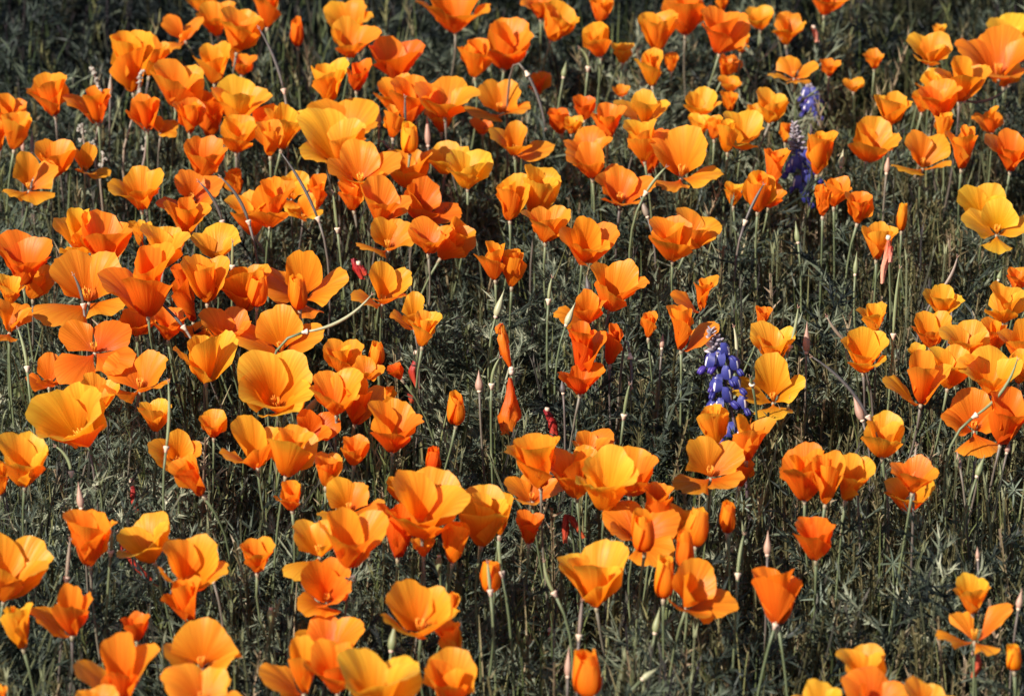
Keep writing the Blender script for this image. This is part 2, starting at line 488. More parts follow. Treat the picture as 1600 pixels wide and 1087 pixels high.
gx, gy = place(6500, .1)
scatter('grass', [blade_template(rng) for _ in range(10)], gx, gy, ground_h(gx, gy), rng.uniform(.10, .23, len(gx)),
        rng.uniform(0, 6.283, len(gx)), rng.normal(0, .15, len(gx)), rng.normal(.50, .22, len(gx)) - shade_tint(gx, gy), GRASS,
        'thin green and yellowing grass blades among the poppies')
sx, sy = place(260, .1)
scatter('grass_seedheads', [seedhead_template(rng) for _ in range(6)], sx, sy, ground_h(sx, sy), rng.uniform(.15, .235, len(sx)),
        rng.uniform(0, 6.283, len(sx)), rng.normal(0, .2, len(sx)), rng.normal(.75, .15, len(sx)), GRASS,
        'loose straw coloured grass seed heads')

def stalk_template(r):
    """bare slender stem, slightly curved, crossed strips"""
    q = []; l = r.normal(0, .16, 2); N = 6; p = np.zeros(3)
    for i in range(N):
        nx_ = p + np.array([l[0] * i / N, l[1] * i / N, 1.0]) / N
        for a in (0, 1.05, 2.1):
            q.append(strip(p, nx_, .0052, np.array([math.cos(a), math.sin(a), 0])))
        p = nx_
    for k in range(3):
        q.append(leaflet(p, np.array([math.cos(k * 2.1) * .2, math.sin(k * 2.1) * .2, 1]), .07, .012, r.normal(0, 1, 3)))
    return np.concatenate(q)
kx, ky = place(330, .1)
bx_ = np.repeat(kx, 9) + rng.normal(0, .022, 330 * 9); by_ = np.repeat(ky, 9) + rng.normal(0, .022, 330 * 9)
byaw = np.repeat(rng.uniform(0, 6.283, 330), 9) + rng.normal(0, .4, len(bx_))
btilt = np.repeat(rng.uniform(0, .45, 330), 9) + rng.normal(0, .08, len(bx_))
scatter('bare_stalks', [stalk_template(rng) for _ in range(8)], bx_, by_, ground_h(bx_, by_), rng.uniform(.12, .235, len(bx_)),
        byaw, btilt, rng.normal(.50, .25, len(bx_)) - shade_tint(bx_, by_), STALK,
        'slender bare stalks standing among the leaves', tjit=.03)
# dry litter
lx, ly = place(9000, .1)
def litter_template(r):
    return np.concatenate([leaflet(np.zeros(3), r.normal(0, 1, 3) * [1, 1, .35], 1.0, .12, r.normal(0, 1, 3)) for _ in range(3)])
scatter('dry_litter', [litter_template(rng) for _ in range(5)], lx, ly, ground_h(lx, ly) + rng.uniform(.004, .03, len(lx)), rng.uniform(.012, .035, len(lx)),
        rng.uniform(0, 6.283, len(lx)), rng.normal(0, .3, len(lx)), rng.normal(.55, .25, len(lx)), OLIVE,
        'dry brown leaf litter on the soil')

# ------------------------------------------------------------------ what stands where
# photo box, form and tone, lean, then what sets it apart
POPPIES = '''
45 117 110 180 c2 -8 | alone against the dark bank, leftmost of the upper left group
102 136 170 192 c1 -6 | behind the tallest white-flowered stalk at the upper left
175 50 238 143 c2 -6 | tall bloom directly above the second white-flowered stalk, upper left
212 54 262 121 C2 12 h=-1 | tucked behind the tall bloom beside the second white stalk
239 95 318 166 C2 4 | fan of ribbed petals right of the second white-flowered stalk
199 147 250 203 c1 -3 | crossed by the thin stem of the second white-flowered stalk
240 176 272 221 s2 8 | scrap of loose petals low between two white-flowered stalks
273 154 320 207 c1 6 | plump bloom just left of the big bright clump, upper left
305 68 360 130 c2 3 | under the pair of large blooms at the top left
255 24 316 83 s1 -28 | tipped over with a pale curled petal, first against the dark bank
290 -20 337 22 c2 -6 | cut by the top edge, leftmost along that edge
310 3 366 56 C2 -8 h=-1 | left one of the overlapping pair below the top edge, left
345 12 408 80 c2 10 | right one of the overlapping pair below the top edge, left
358 80 402 116 t1 5 h=-2 | small shaded bloom behind the stems under the overlapping pair
335 117 421 198 C3 4 | broad ruffled bloom crowning the upper left clump
303 143 352 214 c1 -4 h=-1 | half hidden behind the broad ruffled bloom, upper left clump
343 180 398 237 c2 4 | on a bare stem below the broad ruffled bloom
291 213 354 280 c1 6 | with one petal pointing left, above a splayed bloom with dark pods
-12 148 40 195 c1 5 | cut by the left edge, topmost along that edge
6 176 50 232 c2 8 | second from the top at the left edge, beside a pointed bud
-18 185 13 238 c1 0 h=-1 | sliver of a bloom at the left edge beside pointed buds
58 219 116 278 c1 4 | smooth deep cup above a ragged bloom, left side
8 238 88 321 s2 0 a=30 j=60,20,100,110 | ragged, with drooping ribbon petals below a smooth cup, left side
122 222 168 283 s2 10 a=0 j=100,20,30,80 | one hooked petal hanging beside a low white-flowered stalk
172 261 254 327 C2 2 | full round bloom standing alone on a pale stem, left side
247 267 348 337 s1 0 p=12 a=30 j=50,16,75,60 | four spread petals, with a dark pod rising before its right petal
258 310 327 369 c1 6 h=-1 | shaded bloom directly under the one with four spread petals
349 265 380 304 t2 -10 h=-2 | small bloom behind dark leaning pods, left of centre top half
354 300 420 367 C3 -12 h=-1.5 | lower left of a pair, its rim crossed by a dark pod
91 325 148 404 o3 -6 p=18 a=90 j=14,40,60,30 | upright fan of yellow petals, left end of the crowded left row
130 331 206 411 c1 8 | folded bloom second in the crowded left row
203 345 238 384 c3 0 h=-2 | small ruffled top peeping between two blooms of the left row
223 353 299 417 C3 4 | ruffled bowl in the middle of the crowded left row
299 353 380 406 C3 0 | low fringed bowl with a pod before it, right end of left row
-2 362 81 444 c0 4 | sharp pointed petals like a tulip, at the left edge
-6 429 40 474 c3 6 | low bowl at the left edge under the sharp petalled bloom
34 407 88 466 c2 5 h=-2 | mostly hidden behind the sharp petalled bloom at the left edge
58 395 197 520 x2 -3 p=15 a=45 j=30,30,85,85 | huge, four broad petals spread flat, with a pod across its heart
-12 468 50 532 s1 5 | loose bloom cut by the left edge, below the low bowl
160 381 273 492 C1 3 p=12 a=90 j=14,72,34,22 | huge, with one petal reaching left, right of the spread four-petalled giant
288 399 357 472 c2 -4 | with a lacy dark leaf before it, in the left central crowd
270 415 306 500 t0 -14 h=-2.5 | narrow shaded bloom squeezed between two large ones, left central crowd
330 415 420 486 C1 -6 h=-.8 | wide cup behind a scrolled bud, left central crowd
385 424 418 478 b2 3 h=1 | scrolled bud held inside a wide cup, left central crowd
412 391 532 502 x1 0 p=14 h=-.8 a=90 j=18,80,95,75 | large, three spread petals framing a furled bud
451 429 480 482 b2 -3 h=1.2 | furled bud standing in front of a large three petalled bloom
315 481 392 546 C1 -2 h=-1 | behind the round bowl, under the scrolled bud
283 503 332 542 c2 -8 h=-2 | rim peeping left above the round bowl, left of centre
238 478 290 530 C1 0 h=-2 | shaded, behind two leaning stems below the giant reaching bloom
188 480 244 524 C1 0 h=-2.5 | half hidden in stems right of the spread giant's lower petals
276 517 371 598 C3 2 | smooth round bowl on a tall bare stem, left of centre
368 480 506 580 x2 -2 p=18 h=-1 a=90 j=16,70,80,66 | large and spread, next to the long curved pale pod
378 548 488 646 o3 -6 p=33 | wide bowl facing us showing its dark orange heart, left of centre
82 508 218 592 x0 0 p=24 a=50 j=95,90,105,100 | with rolled back petals like ribbons, below the spread giant
42 552 108 610 s0 0 h=-1 a=0 j=40,30,80,60 | low loose bloom left of the one with rolled back petals
163 549 266 628 s1 5 p=5 a=38 j=20,70,80,60 | with one petal raised like a sail, right of the rolled back petals
58 598 162 702 o3 -20 p=27 | large bowl facing up left showing stamens, near the left edge
127 583 186 648 c2 8 h=-1.5 | ruffled bloom right behind the large bowl near the left edge
219 623 269 673 c3 -4 | small jagged cup on the left of a tall upright pod
313 640 354 682 c2 0 | smallest cup crossed by the bare stem of the round bowl
235 672 316 735 o2 6 p=28 h=-.5 | open bloom crossed by the tall upright pod, left half
268 711 320 772 c1 -30 | leaning bloom with its back to the right, below the tall pod
347 650 436 731 C2 -6 | left one of the side by side pair under the wide facing bowl
421 665 493 742 C2 10 | right one of the side by side pair under the wide facing bowl
-4 677 75 757 C3 0 | fluted bowl at the left edge, middle of the photo's height
-16 725 14 772 t1 0 h=1 | sliver at the left edge below the fluted bowl
105 797 182 882 c1 -2 | deep smooth cup, leftmost of the lower left row
187 802 265 876 C3 -18 | leaning left, second of the lower left row
-32 834 79 936 C2 10 | large fluted bloom cut by the left edge, lower left
51 914 144 994 c1 0 p=8 a=0 j=26,18,68,30 | with one petal flung left, beside the large cut bloom, lower left
4 943 54 1010 t3 -10 | narrow bloom in the lower left corner area beside a dry stem
189 955 235 999 c0 0 h=-1 | small crumpled bloom behind the big blurred one, bottom left
123 988 250 1095 C1 0 h=1.5 a=0 j=26,18,60,26 | big blurred near bloom with flared left petal, bottom left
254 839 356 924 C2 6 p=20 | with a pointed bud before its right side, lower left
255 900 312 970 c1 -10 | leaning cup overlapping the bloom with the pointed bud, lower left
247 977 390 1062 x2 2 p=12 a=90 j=15,66,70,62 | very large and spread with curling right petal, bottom left
254 1040 378 1120 x2 -4 p=15 h=2 | cut by the bottom edge, in front of the very large spread one
118 1073 184 1120 c1 0 h=2 | tip of a bloom at the bottom edge under the big blurred one
-22 1067 12 1112 c2 0 h=1 | tip of a bloom in the very bottom left corner
377 838 430 893 c2 -3 | standing clear on the left of a bloom with a side petal
433 823 548 893 s3 0 p=8 a=60 j=24,30,96,30 | with one petal hanging left, directly above a bowl carrying a bee
464 876 552 954 o1 -4 p=30 | bowl with a dark bee on its right petal, lower left centre
505 796 604 886 C1 3 h=1 | full cup on a thick stem, above right of the bowl with bee
498 748 598 812 s2 0 p=8 a=45 j=28,25,82,66 | fan of petals spread behind the full cup, lower left centre
463 960 568 1022 C1 3 h=-1 p=12 | rear bloom of the crowd at bottom centre left
408 993 500 1090 C2 0 a=0 j=30,20,80,30 | with a hanging left petal, left front of the bottom crowd
478 1001 556 1080 C1 -2 h=.6 | middle one in the bottom crowd left of centre
530 1017 656 1115 C3 0 h=2 | flared bloom, brightest and nearest of the bottom crowd
661 1016 746 1096 c2 3 p=12 | right of the flared bloom at the bottom edge, centre left
680 966 722 1028 t3 -10 h=-1 | narrow folded bloom behind a bottom bloom, centre left
598 907 712 994 C2 0 p=14 a=45 j=30,30,38,38 | large two-lobed bowl standing alone above the bottom crowd
690 925 718 972 t2 10 h=-1.5 | folded petal edge showing right behind the large two-lobed bowl
590 788 656 869 c0 4 h=-.5 | reddest cup, left below the enormous bloom at lower centre
608 730 730 840 C2 2 p=14 h=.6 | enormous many-petalled bloom at lower centre
606 738 644 785 t2 -10 h=-2 | petal top peeping left behind the enormous lower centre bloom
717 760 792 850 c3 2 | tall cup touching the enormous bloom on its right
643 833 680 868 t2 0 h=-1 | small cup beneath the enormous lower centre bloom
692 815 733 877 t2 8 h=-1 | half closed bloom beneath and between the enormous bloom and tall cup
774 766 798 838 t3 6 h=-1.5 | single pale strap petal right of the tall cup
749 878 784 922 b2 0 | furled bud split by a thin stem, below the tall cup
486 577 566 647 C2 -2 | fluted cup on the right of the wide facing bowl
540 583 602 661 c1 6 p=10 h=-.5 | between the fluted cup and the handsome three-lobed one
586 604 624 642 t2 6 h=-2 | petal corner above the three-lobed bloom, left of centre
578 625 661 704 C1 2 | three-lobed cup on a pale stem, left of centre
467 636 526 699 o0 12 p=32 h=-1 | bloom showing a brush of stamens, behind the side by side pair
535 681 576 726 c1 4 | small rose-like cup below the three-lobed one
495 708 535 758 c1 4 | small plump cup, lower left of the rose-like cup
430 752 470 796 c2 -4 | tiny cup alone above the fan of spread petals
508 531 567 583 c2 2 h=-1 | behind lacy stems right of the wide facing bowl
537 556 600 596 C1 2 | squat bloom in the cluster right of the wide facing bowl
575 535 602 568 b3 0 h=-.5 | bud at the top right of the cluster beside the facing bowl
606 566 630 592 c0 -30 | tiny nodding red bud left of the shrivelled blooms, centre
666 697 689 735 b0 0 | dark bud just above the enormous lower centre bloom
699 612 726 662 b2 2 | furled bud standing quite alone at the centre
387 276 462 354 C1 2 | smooth bowl left of a cluster of yellow petals, upper left centre
434 267 482 326 o3 8 p=30 h=-.8 | bright bloom with stamens showing, behind the smooth bowl
453 296 497 352 s3 4 p=20 h=-1.5 | ragged remains behind thin stems, beside the smooth bowl
484 273 511 325 t2 4 h=-1.5 | half closed bloom behind the bright one, upper left centre
566 276 640 350 C1 5 | bold cup standing directly over another flower on the same stem line
530 281 568 327 c2 -6 h=-1 | small cup at the left shoulder of the bold cup
559 340 646 403 s2 2 p=8 h=-.6 a=45 j=30,22,60,50 | open bloom seen behind the bold cup's stem
634 277 720 353 C0 14 h=-.6 a=0 j=60,22,14,38 | broad bloom heeled over to the right, next to the bold cup
639 340 704 395 c1 2 h=.6 | neat cup before the heeled over bloom
684 340 741 406 c1 35 h=-.8 | rounded petal like a shell, right of the neat cup
744 378 788 436 c2 -3 | left one of the close pair at upper centre
786 390 820 446 t1 4 h=-.5 | right one of the close pair at upper centre
552 410 641 482 C2 6 p=14 a=30 j=34,18,70,48 | fluted fan right beside the small shrivelled purple-red bloom
613 457 688 515 s2 0 p=8 h=-.6 a=0 j=66,14,62,30 | upper one of the tight pair right of the curved pale pod
640 486 687 540 c3 8 h=.8 | lower one of the tight pair right of the curved pale pod
398 -18 440 41 c1 5 | cut by the top edge beside a furled bud, left of centre
454 28 474 72 b1 -2 | furled bud alone near the top edge, left of centre
508 0 582 62 C2 -4 h=-1 | rear one of the stacked pair near the top, left of centre
521 26 592 90 C2 6 h=.5 | front one of the stacked pair near the top, left of centre
580 58 660 124 C0 2 | wide bloom with a yellow fold, right of the stacked pair
489 95 543 158 t3 -4 | with a pale glossy fold, below the stacked pair
539 93 580 141 c0 3 h=-.5 | small, right beside the one with a pale glossy fold
585 117 646 175 c2 -6 | left end of the long overlapping row, upper centre left
610 120 682 192 C1 4 h=-.6 | second in the long overlapping row, upper centre left
652 120 748 184 C2 2 h=.8 | shallow bowl with a flared lip on a pale stem, upper centre
664 162 718 206 c1 0 h=-2.5 | shaded bloom seen under the shallow bowl, upper centre
726 125 826 190 x2 0 p=8 a=45 j=28,34,80,72 | spread wide with petals like wings, right of the shallow bowl
747 30 832 106 C1 4 | open bloom, second right from the big one at top centre
715 63 768 119 t1 0 | boxy half closed bloom between two larger ones, top centre
655 -32 760 52 C1 2 | big fluted bloom cut by the top edge at centre left
600 168 632 214 t2 0 | narrow bloom left of a yellow bud, upper centre left
627 191 652 239 b4 0 h=.6 | furled bud behind a dark upright pod, upper centre left
461 176 575 260 C3 2 p=12 h=.4 | largest bowl of the upper left half, pale and fluted
485 156 590 222 C2 6 h=-1.2 | directly behind the pale largest bowl
420 163 488 234 C3 8 h=-.4 | shell-like petals touching the pale largest bowl on its left
392 165 436 216 c1 -10 h=-1.2 | smooth petals left of the shell-like bloom, upper left
400 188 443 242 t2 0 h=.8 | ribbed half closed bloom on a straight stem, upper left centre
515 218 626 291 C2 2 p=14 h=.4 | broad open bloom just under the pale largest bowl
602 235 672 292 c2 2 h=-1 | shaded petals behind three dark pods, upper centre left
668 220 732 271 c3 -2 h=-.4 | rear one of the yellow pair, upper centre
699 236 768 294 c4 2 h=.3 | front one of the yellow pair, upper centre
735 185 770 210 c0 0 h=-2 | small dim bloom behind a forked pod, upper centre
766 190 863 252 C2 2 p=10 a=0 j=82,20,30,36 | with its right petal folded down, upper centre
814 -12 873 29 C1 0 | shallow bloom cut by the top edge, right of centre
851 2 902 63 c2 18 | leaning right under the shallow bloom at the top edge
920 -12 957 33 c1 2 | small, cut by the top edge, above another on one line
910 37 954 87 c2 -10 h=.3 | directly under the small one cut by the top edge
955 68 990 98 c3 0 h=-1 | blurred low bloom right of the stem-crossed one, top
998 18 1057 80 c2 2 | round cup on a bare stem, left of a bloom cut by the top
1037 -18 1100 52 c1 0 h=-.3 | with a dark pod up its middle, cut by the top edge
1096 14 1167 82 C1 4 | square shouldered cup, rightmost of the three at the top
1114 -14 1140 16 t2 0 h=-1 | tip of a bloom at the top edge over the square shouldered cup
1163 10 1208 46 c3 0 h=-1 | blurred far bloom right of the square shouldered cup
1143 53 1170 82 c3 6 h=-2 | blurred petals below right of the square shouldered cup
992 79 1034 133 c3 -3 h=-1 | blurred bloom under the round cup, top
1038 83 1058 112 t1 0 h=-2 | blurred fragment right of the round cup's stem
1124 85 1160 120 s1 20 h=-2 | blurred ragged bloom below the square shouldered cup
1122 118 1157 144 c2 0 h=-2 | blurred low bloom above the yellow group, upper right centre
896 149 930 187 c0 0 h=-1 | small dim bloom left of two bowls, upper right centre
825 112 860 148 s0 0 h=-2 | blurred ragged bloom beside a tall green pod, upper centre
858 170 890 208 t0 -8 h=-2 | dim narrow bloom behind a green pod, upper centre
881 181 910 209 c3 0 h=-1.5 | small one low beside the dim narrow bloom, upper centre
956 132 984 151 c2 0 h=-2 | tiny blurred one above a pale three-lobed bowl
959 141 1045 194 C3 2 p=10 h=-.5 | pale three-lobed bowl, upper right of centre
925 160 977 222 C1 2 h=-.2 | flat-sided bloom overlapping the pale three-lobed bowl's left
975 188 1026 250 c3 -6 h=.6 | smooth cup below the pale three-lobed bowl
883 198 955 252 C1 -4 h=-.3 | low wide bloom above the one with a glossy curled petal
996 202 1046 270 c0 0 h=-1.5 | reddish petals behind the smooth cup, upper right centre
1020 199 1124 301 x2 3 p=10 h=.5 a=65 j=18,38,100,90 | large with drooping lower petals, upper right of centre
885 224 968 281 s1 -6 p=6 a=0 j=85,20,24,34 | with a glossy petal curled out to the right, upper centre right
933 260 1021 320 C1 4 h=.3 | ruffled bowl below the glossy curled one
1070 137 1126 184 C3 2 h=-.5 | crossed by a slanting pointed bud, upper right
1076 177 1110 212 c4 -4 h=-1 | little crinkled yellow one left of the joined yellow group
1100 182 1128 216 t2 0 h=-.8 | little half closed one inside the joined yellow group
1119 190 1152 236 t3 0 h=.4 | crinkled tube at the front of the joined yellow group
1127 173 1189 234 C3 6 | largest of the joined yellow group, upper right
1166 162 1198 196 c3 4 h=-1 | small one at the right end of the joined yellow group
1182 138 1231 191 c3 8 | egg shaped, standing above the joined yellow group's right end
1125 143 1152 174 t1 0 h=-2.5 | dim blurred one behind the joined yellow group
779 273 826 343 c2 0 h=-.2 | rolled cup, left one of the pair crossed by a long pod
820 258 873 341 C3 10 h=-.2 | tall fan, right one of the pair crossed by a long pod
814 323 890 377 c2 4 h=.2 | low open cup below the tall fan, upper centre
876 340 964 415 C1 8 p=24 | rounded bowl with its heart in shade, centre top half
1014 338 1080 406 c1 -2 h=.4 | left one of the joined pair right of the rounded bowl
1058 326 1126 390 c2 16 h=-.5 | right one of the joined pair right of the rounded bowl
927 407 1011 485 C1 12 p=12 | bright inside, on a slanting stem, above a column of blooms
868 453 950 517 s1 0 h=-.3 a=0 j=24,14,72,30 | second in the column of blooms, with a petal to the left
891 504 946 584 c0 0 h=.2 | third in the column, a red-orange fold on a long slanting stem
943 506 973 568 t0 6 h=-.2 | pointed narrow one attached to the right of the column
874 568 942 615 C0 4 h=-.8 | lowest of the column, shallow with wavy rim
1001 487 1027 526 t1 2 | small and alone between the column and the lupine's neighbour
1045 477 1120 548 c1 0 p=6 a=0 j=58,12,10,10 | deep vessel with a side petal, just above the blue lupine
1051 431 1119 488 s1 4 h=-.5 a=0 j=20,10,76,16 | star-like, with one petal to the left, above the deep vessel
1132 285 1164 321 c3 0 h=-1 | small dim one crossed by a long slanting pod, upper right
1162 268 1210 329 c2 2 | ribbed cup left of the middle blue lupine
1194 233 1233 297 t1 8 h=-.3 | tall narrow one left of the middle blue lupine's spike
1184 285 1228 323 c1 10 h=-1 | low petals between ribbed cup and the middle blue lupine
1174 505 1240 570 C3 -2 h=-.2 | ruffled cup up and right of the front blue lupine
1180 478 1205 512 t1 8 h=-1.5 | small half closed one peeping over the ruffled cup
1214 11 1250 77 s2 0 h=-.5 | two tiered blurred shape near the top, right half
1266 -24 1324 23 c1 8 | cut by the top edge, right third, alone
1200 87 1276 132 x2 0 p=0 a=20 j=62,60,84,108 | flat with three spread petals, upper right
1280 92 1312 119 c1 0 h=-.5 | small crinkled one right of the flat three petalled bloom
1348 77 1380 107 c2 0 h=-1 | blurred small one between two thin twigs, upper right
1317 121 1350 143 c2 0 h=-1.5 | blurred low one under the small crinkled one, upper right
1416 52 1486 102 C3 8 | with a dark twig across its base, left of the top right group
1456 38 1478 58 t3 0 h=-1 | small point rising behind the twig-crossed bloom, top right
1537 24 1612 68 C4 0 h=-.8 | yellow petals behind the giant at the top right corner
1488 42 1618 120 C1 0 h=.4 p=10 | giant shallow bowl at the top right corner
1542 98 1602 134 c2 0 h=-1.5 | petals showing under the giant top right bowl
1463 90 1545 158 C2 4 h=.2 | ribbed cup below left of the giant top right bowl
1430 107 1472 147 c3 0 h=-1 | small rear one at the left of the top right group
1435 125 1497 184 C1 -8 h=.5 | leaning left, lowest of the top right group
1367 144 1423 195 c3 2 h=-.2 | yellowish cup alone left of the top right group
1424 142 1452 175 c2 0 h=-1.5 | scrap behind the lowest bloom of the top right group
1459 177 1488 218 t3 3 h=-.2 | slim one between the lowest of the group and a round cup
1325 183 1405 252 C2 12 | broad cup on a pale stem, right of the middle blue lupine
1392 206 1483 273 s2 2 p=6 a=50 j=40,24,75,80 | with a glossy tongue petal, right of the broad cup
1475 197 1522 263 c2 3 | rounded cup touching the glossy tongued bloom's right
1524 161 1562 213 s1 0 h=-.3 | pointed petals alone near the right edge, upper part
1538 202 1612 267 C1 0 h=-.3 | behind lacy stems at the right edge, upper part
1259 208 1304 271 c2 4 | three-pointed cup just right of the middle blue lupine
1217 192 1234 222 t2 0 h=-1 | tiny dim one left of the middle blue lupine's pale tip
1289 276 1328 322 c1 2 h=-.2 | middle one of three in a row right of the middle lupine
1274 290 1299 336 t1 -3 h=.2 | left one of three in a row right of the middle lupine
1319 300 1363 347 c1 8 h=.1 | right one of three in a row, its petals flung right
1400 319 1416 360 b3 2 | thin rolled bud alone in the right half
1346 347 1400 404 c3 6 | cup with a pink shrivelled bloom hanging before it
1496 286 1566 358 o4 -6 p=30 h=-.5 | rear one of the big yellow pair at the right edge
1503 311 1612 396 x4 4 p=20 h=.3 a=90 j=15,70,88,60 | front one of the big yellow pair at the right edge
1537 440 1602 503 C3 2 | toothed rim cup at the right edge above the long cluster
1573 418 1612 454 c1 4 h=-1 | corner of a bloom at the right edge over the toothed cup
1442 444 1502 492 C3 2 | shallow cup with a bent pod before it, right side
1339 472 1383 520 c3 0 h=-.4 | small crinkled one standing above a round cup, right side
1315 512 1381 581 C3 0 p=12 | round cup under the small crinkled one, right side
1423 487 1484 542 c2 -2 h=-.2 | rose-like one, left end of the long cluster at right
1468 500 1542 562 C3 0 h=.1 | pleated one, second of the long cluster at right
1534 497 1574 548 c2 0 h=-.8 | third and rear one of the long cluster at right
1558 498 1622 582 C2 -4 h=.1 | big smooth petals ending the long cluster at the right edge
1416 536 1447 556 c4 0 h=-1.5 | tiny yellow ruffle above the curled lip bloom, right side
1380 548 1482 632 C2 0 p=8 h=.2 a=0 j=36,24,72,32 | with a curled lip on its left, below the long cluster
1450 540 1522 605 C3 4 h=-.5 | joined to the curled lip bloom on its right
1498 541 1592 616 C3 4 p=8 h=-.1 | broad, with a green curving pod over it, right cluster
1576 545 1616 598 c3 0 h=.2 | smooth petal at the right edge touching the curving pod
1466 612 1576 707 x1 0 p=20 h=.2 a=100 j=28,55,95,48 | large open face with a curving green pod across it, right edge
1545 606 1604 693 c0 8 h=-.8 | deep cup behind the large open face at the right edge
1346 643 1410 712 c3 0 | solitary flawless cup right of a pink pointed bud
1218 694 1297 779 C1 -2 | left one of the joined three, right of the front lupine
1268 705 1317 785 c2 4 h=-.1 | middle one of the joined three, right of the front lupine
1306 711 1364 781 c3 8 h=-.8 | right one of the joined three, behind a dark pointed bud
1392 711 1462 768 C1 3 h=1.2 | upper one of the stacked pair crossed by a ringed pod
1382 738 1456 798 C2 -3 p=14 h=-1.6 | lower one of the stacked pair crossed by a ringed pod
1241 808 1299 873 c0 -4 | small crinkled cup alone, lower right
1178 888 1246 974 c0 -2 h=.2 p=-14 | inverted teardrop shape on a thick green stalk, lower right
1488 895 1542 958 c3 -4 | tulip-like, standing over the four-armed bloom, lower right
1465 943 1577 1019 s1 2 h=.4 p=0 w=25 a=20 j=34,96,88,100 | four-armed, with petals like wings, lower right corner
1572 1006 1595 1046 b3 -4 | small bud at the right edge near the bottom
1309 1006 1381 1075 C3 -4 h=.2 | scalloped fan standing up at the bottom edge, right third
1316 1043 1417 1112 s1 6 p=20 h=.5 | directly below the scalloped fan at the bottom edge
1236 1062 1314 1122 s3 -3 p=15 h=1 | cut by the bottom edge, left of the scalloped fan
1414 1057 1488 1116 C3 6 h=1 | cut by the bottom edge, right of the scalloped fan
793 678 873 760 c2 -4 h=.5 | upright one on a pale stem, left end of the central cluster
786 738 886 784 C1 0 h=-1.2 p=10 | skirt of flared petals under the cluster's left end
860 692 932 783 C1 -3 h=-.2 | left of the big yellow bowl, central lower cluster
896 670 958 712 C1 0 h=-1.5 | square topped, rear of the central lower cluster
900 697 993 795 C4 3 p=8 h=.4 | big translucent yellow bowl in the central lower cluster
953 700 1026 773 C1 8 h=-.8 | right end of the central lower cluster
1048 688 1165 766 s2 0 p=14 h=.2 a=40 j=48,28,88,75 | two large lobes and stamens, just below the front lupine
1138 713 1178 758 c0 5 h=-1.2 | small red one hidden behind the two lobed bloom
1090 632 1138 692 c3 -8 h=-.4 | smooth cup left behind the front blue lupine's stem
1148 551 1250 658 x3 -2 p=12 h=-1.2 a=90 j=10,85,100,62 | tall upright petal and curled side petal behind the front lupine
1146 648 1210 718 c2 4 h=.2 | cup right beside the front blue lupine's stem
808 798 849 848 c0 0 h=-1 | dim lone petals crossed by two stems, below the central cluster
943 786 1062 878 x1 -2 p=26 h=-.8 | wide open bloom behind three furled buds, lower centre right
1006 754 1051 817 c1 4 h=.2 | scrolled bloom above the group of furled buds
985 798 1023 858 b2 -3 h=.6 | furled bud in front of the wide open bloom, lower centre right
1056 823 1084 889 b1 -3 h=.3 | twisted furled bud, lowest of the furled group
1070 792 1105 852 b3 6 h=0 | pale furled bud, right one of the furled group
1034 787 1088 842 C2 4 h=-1.4 | petals spread behind the pale furled bud
1125 781 1148 832 b1 3 | lone rolled bud right of the furled group
877 847 974 946 C3 -6 p=6 | large clean tulip shape alone, lower centre
1023 867 1052 933 b3 2 | fat furled bud between two large blooms, lower centre
1045 875 1150 969 C1 16 p=16 a=0 j=66,34,12,58 | large, thrown open to the right with back turned, lower centre
895 1015 939 1085 b2 -3 | fat furled bud at the bottom edge, centre
'''
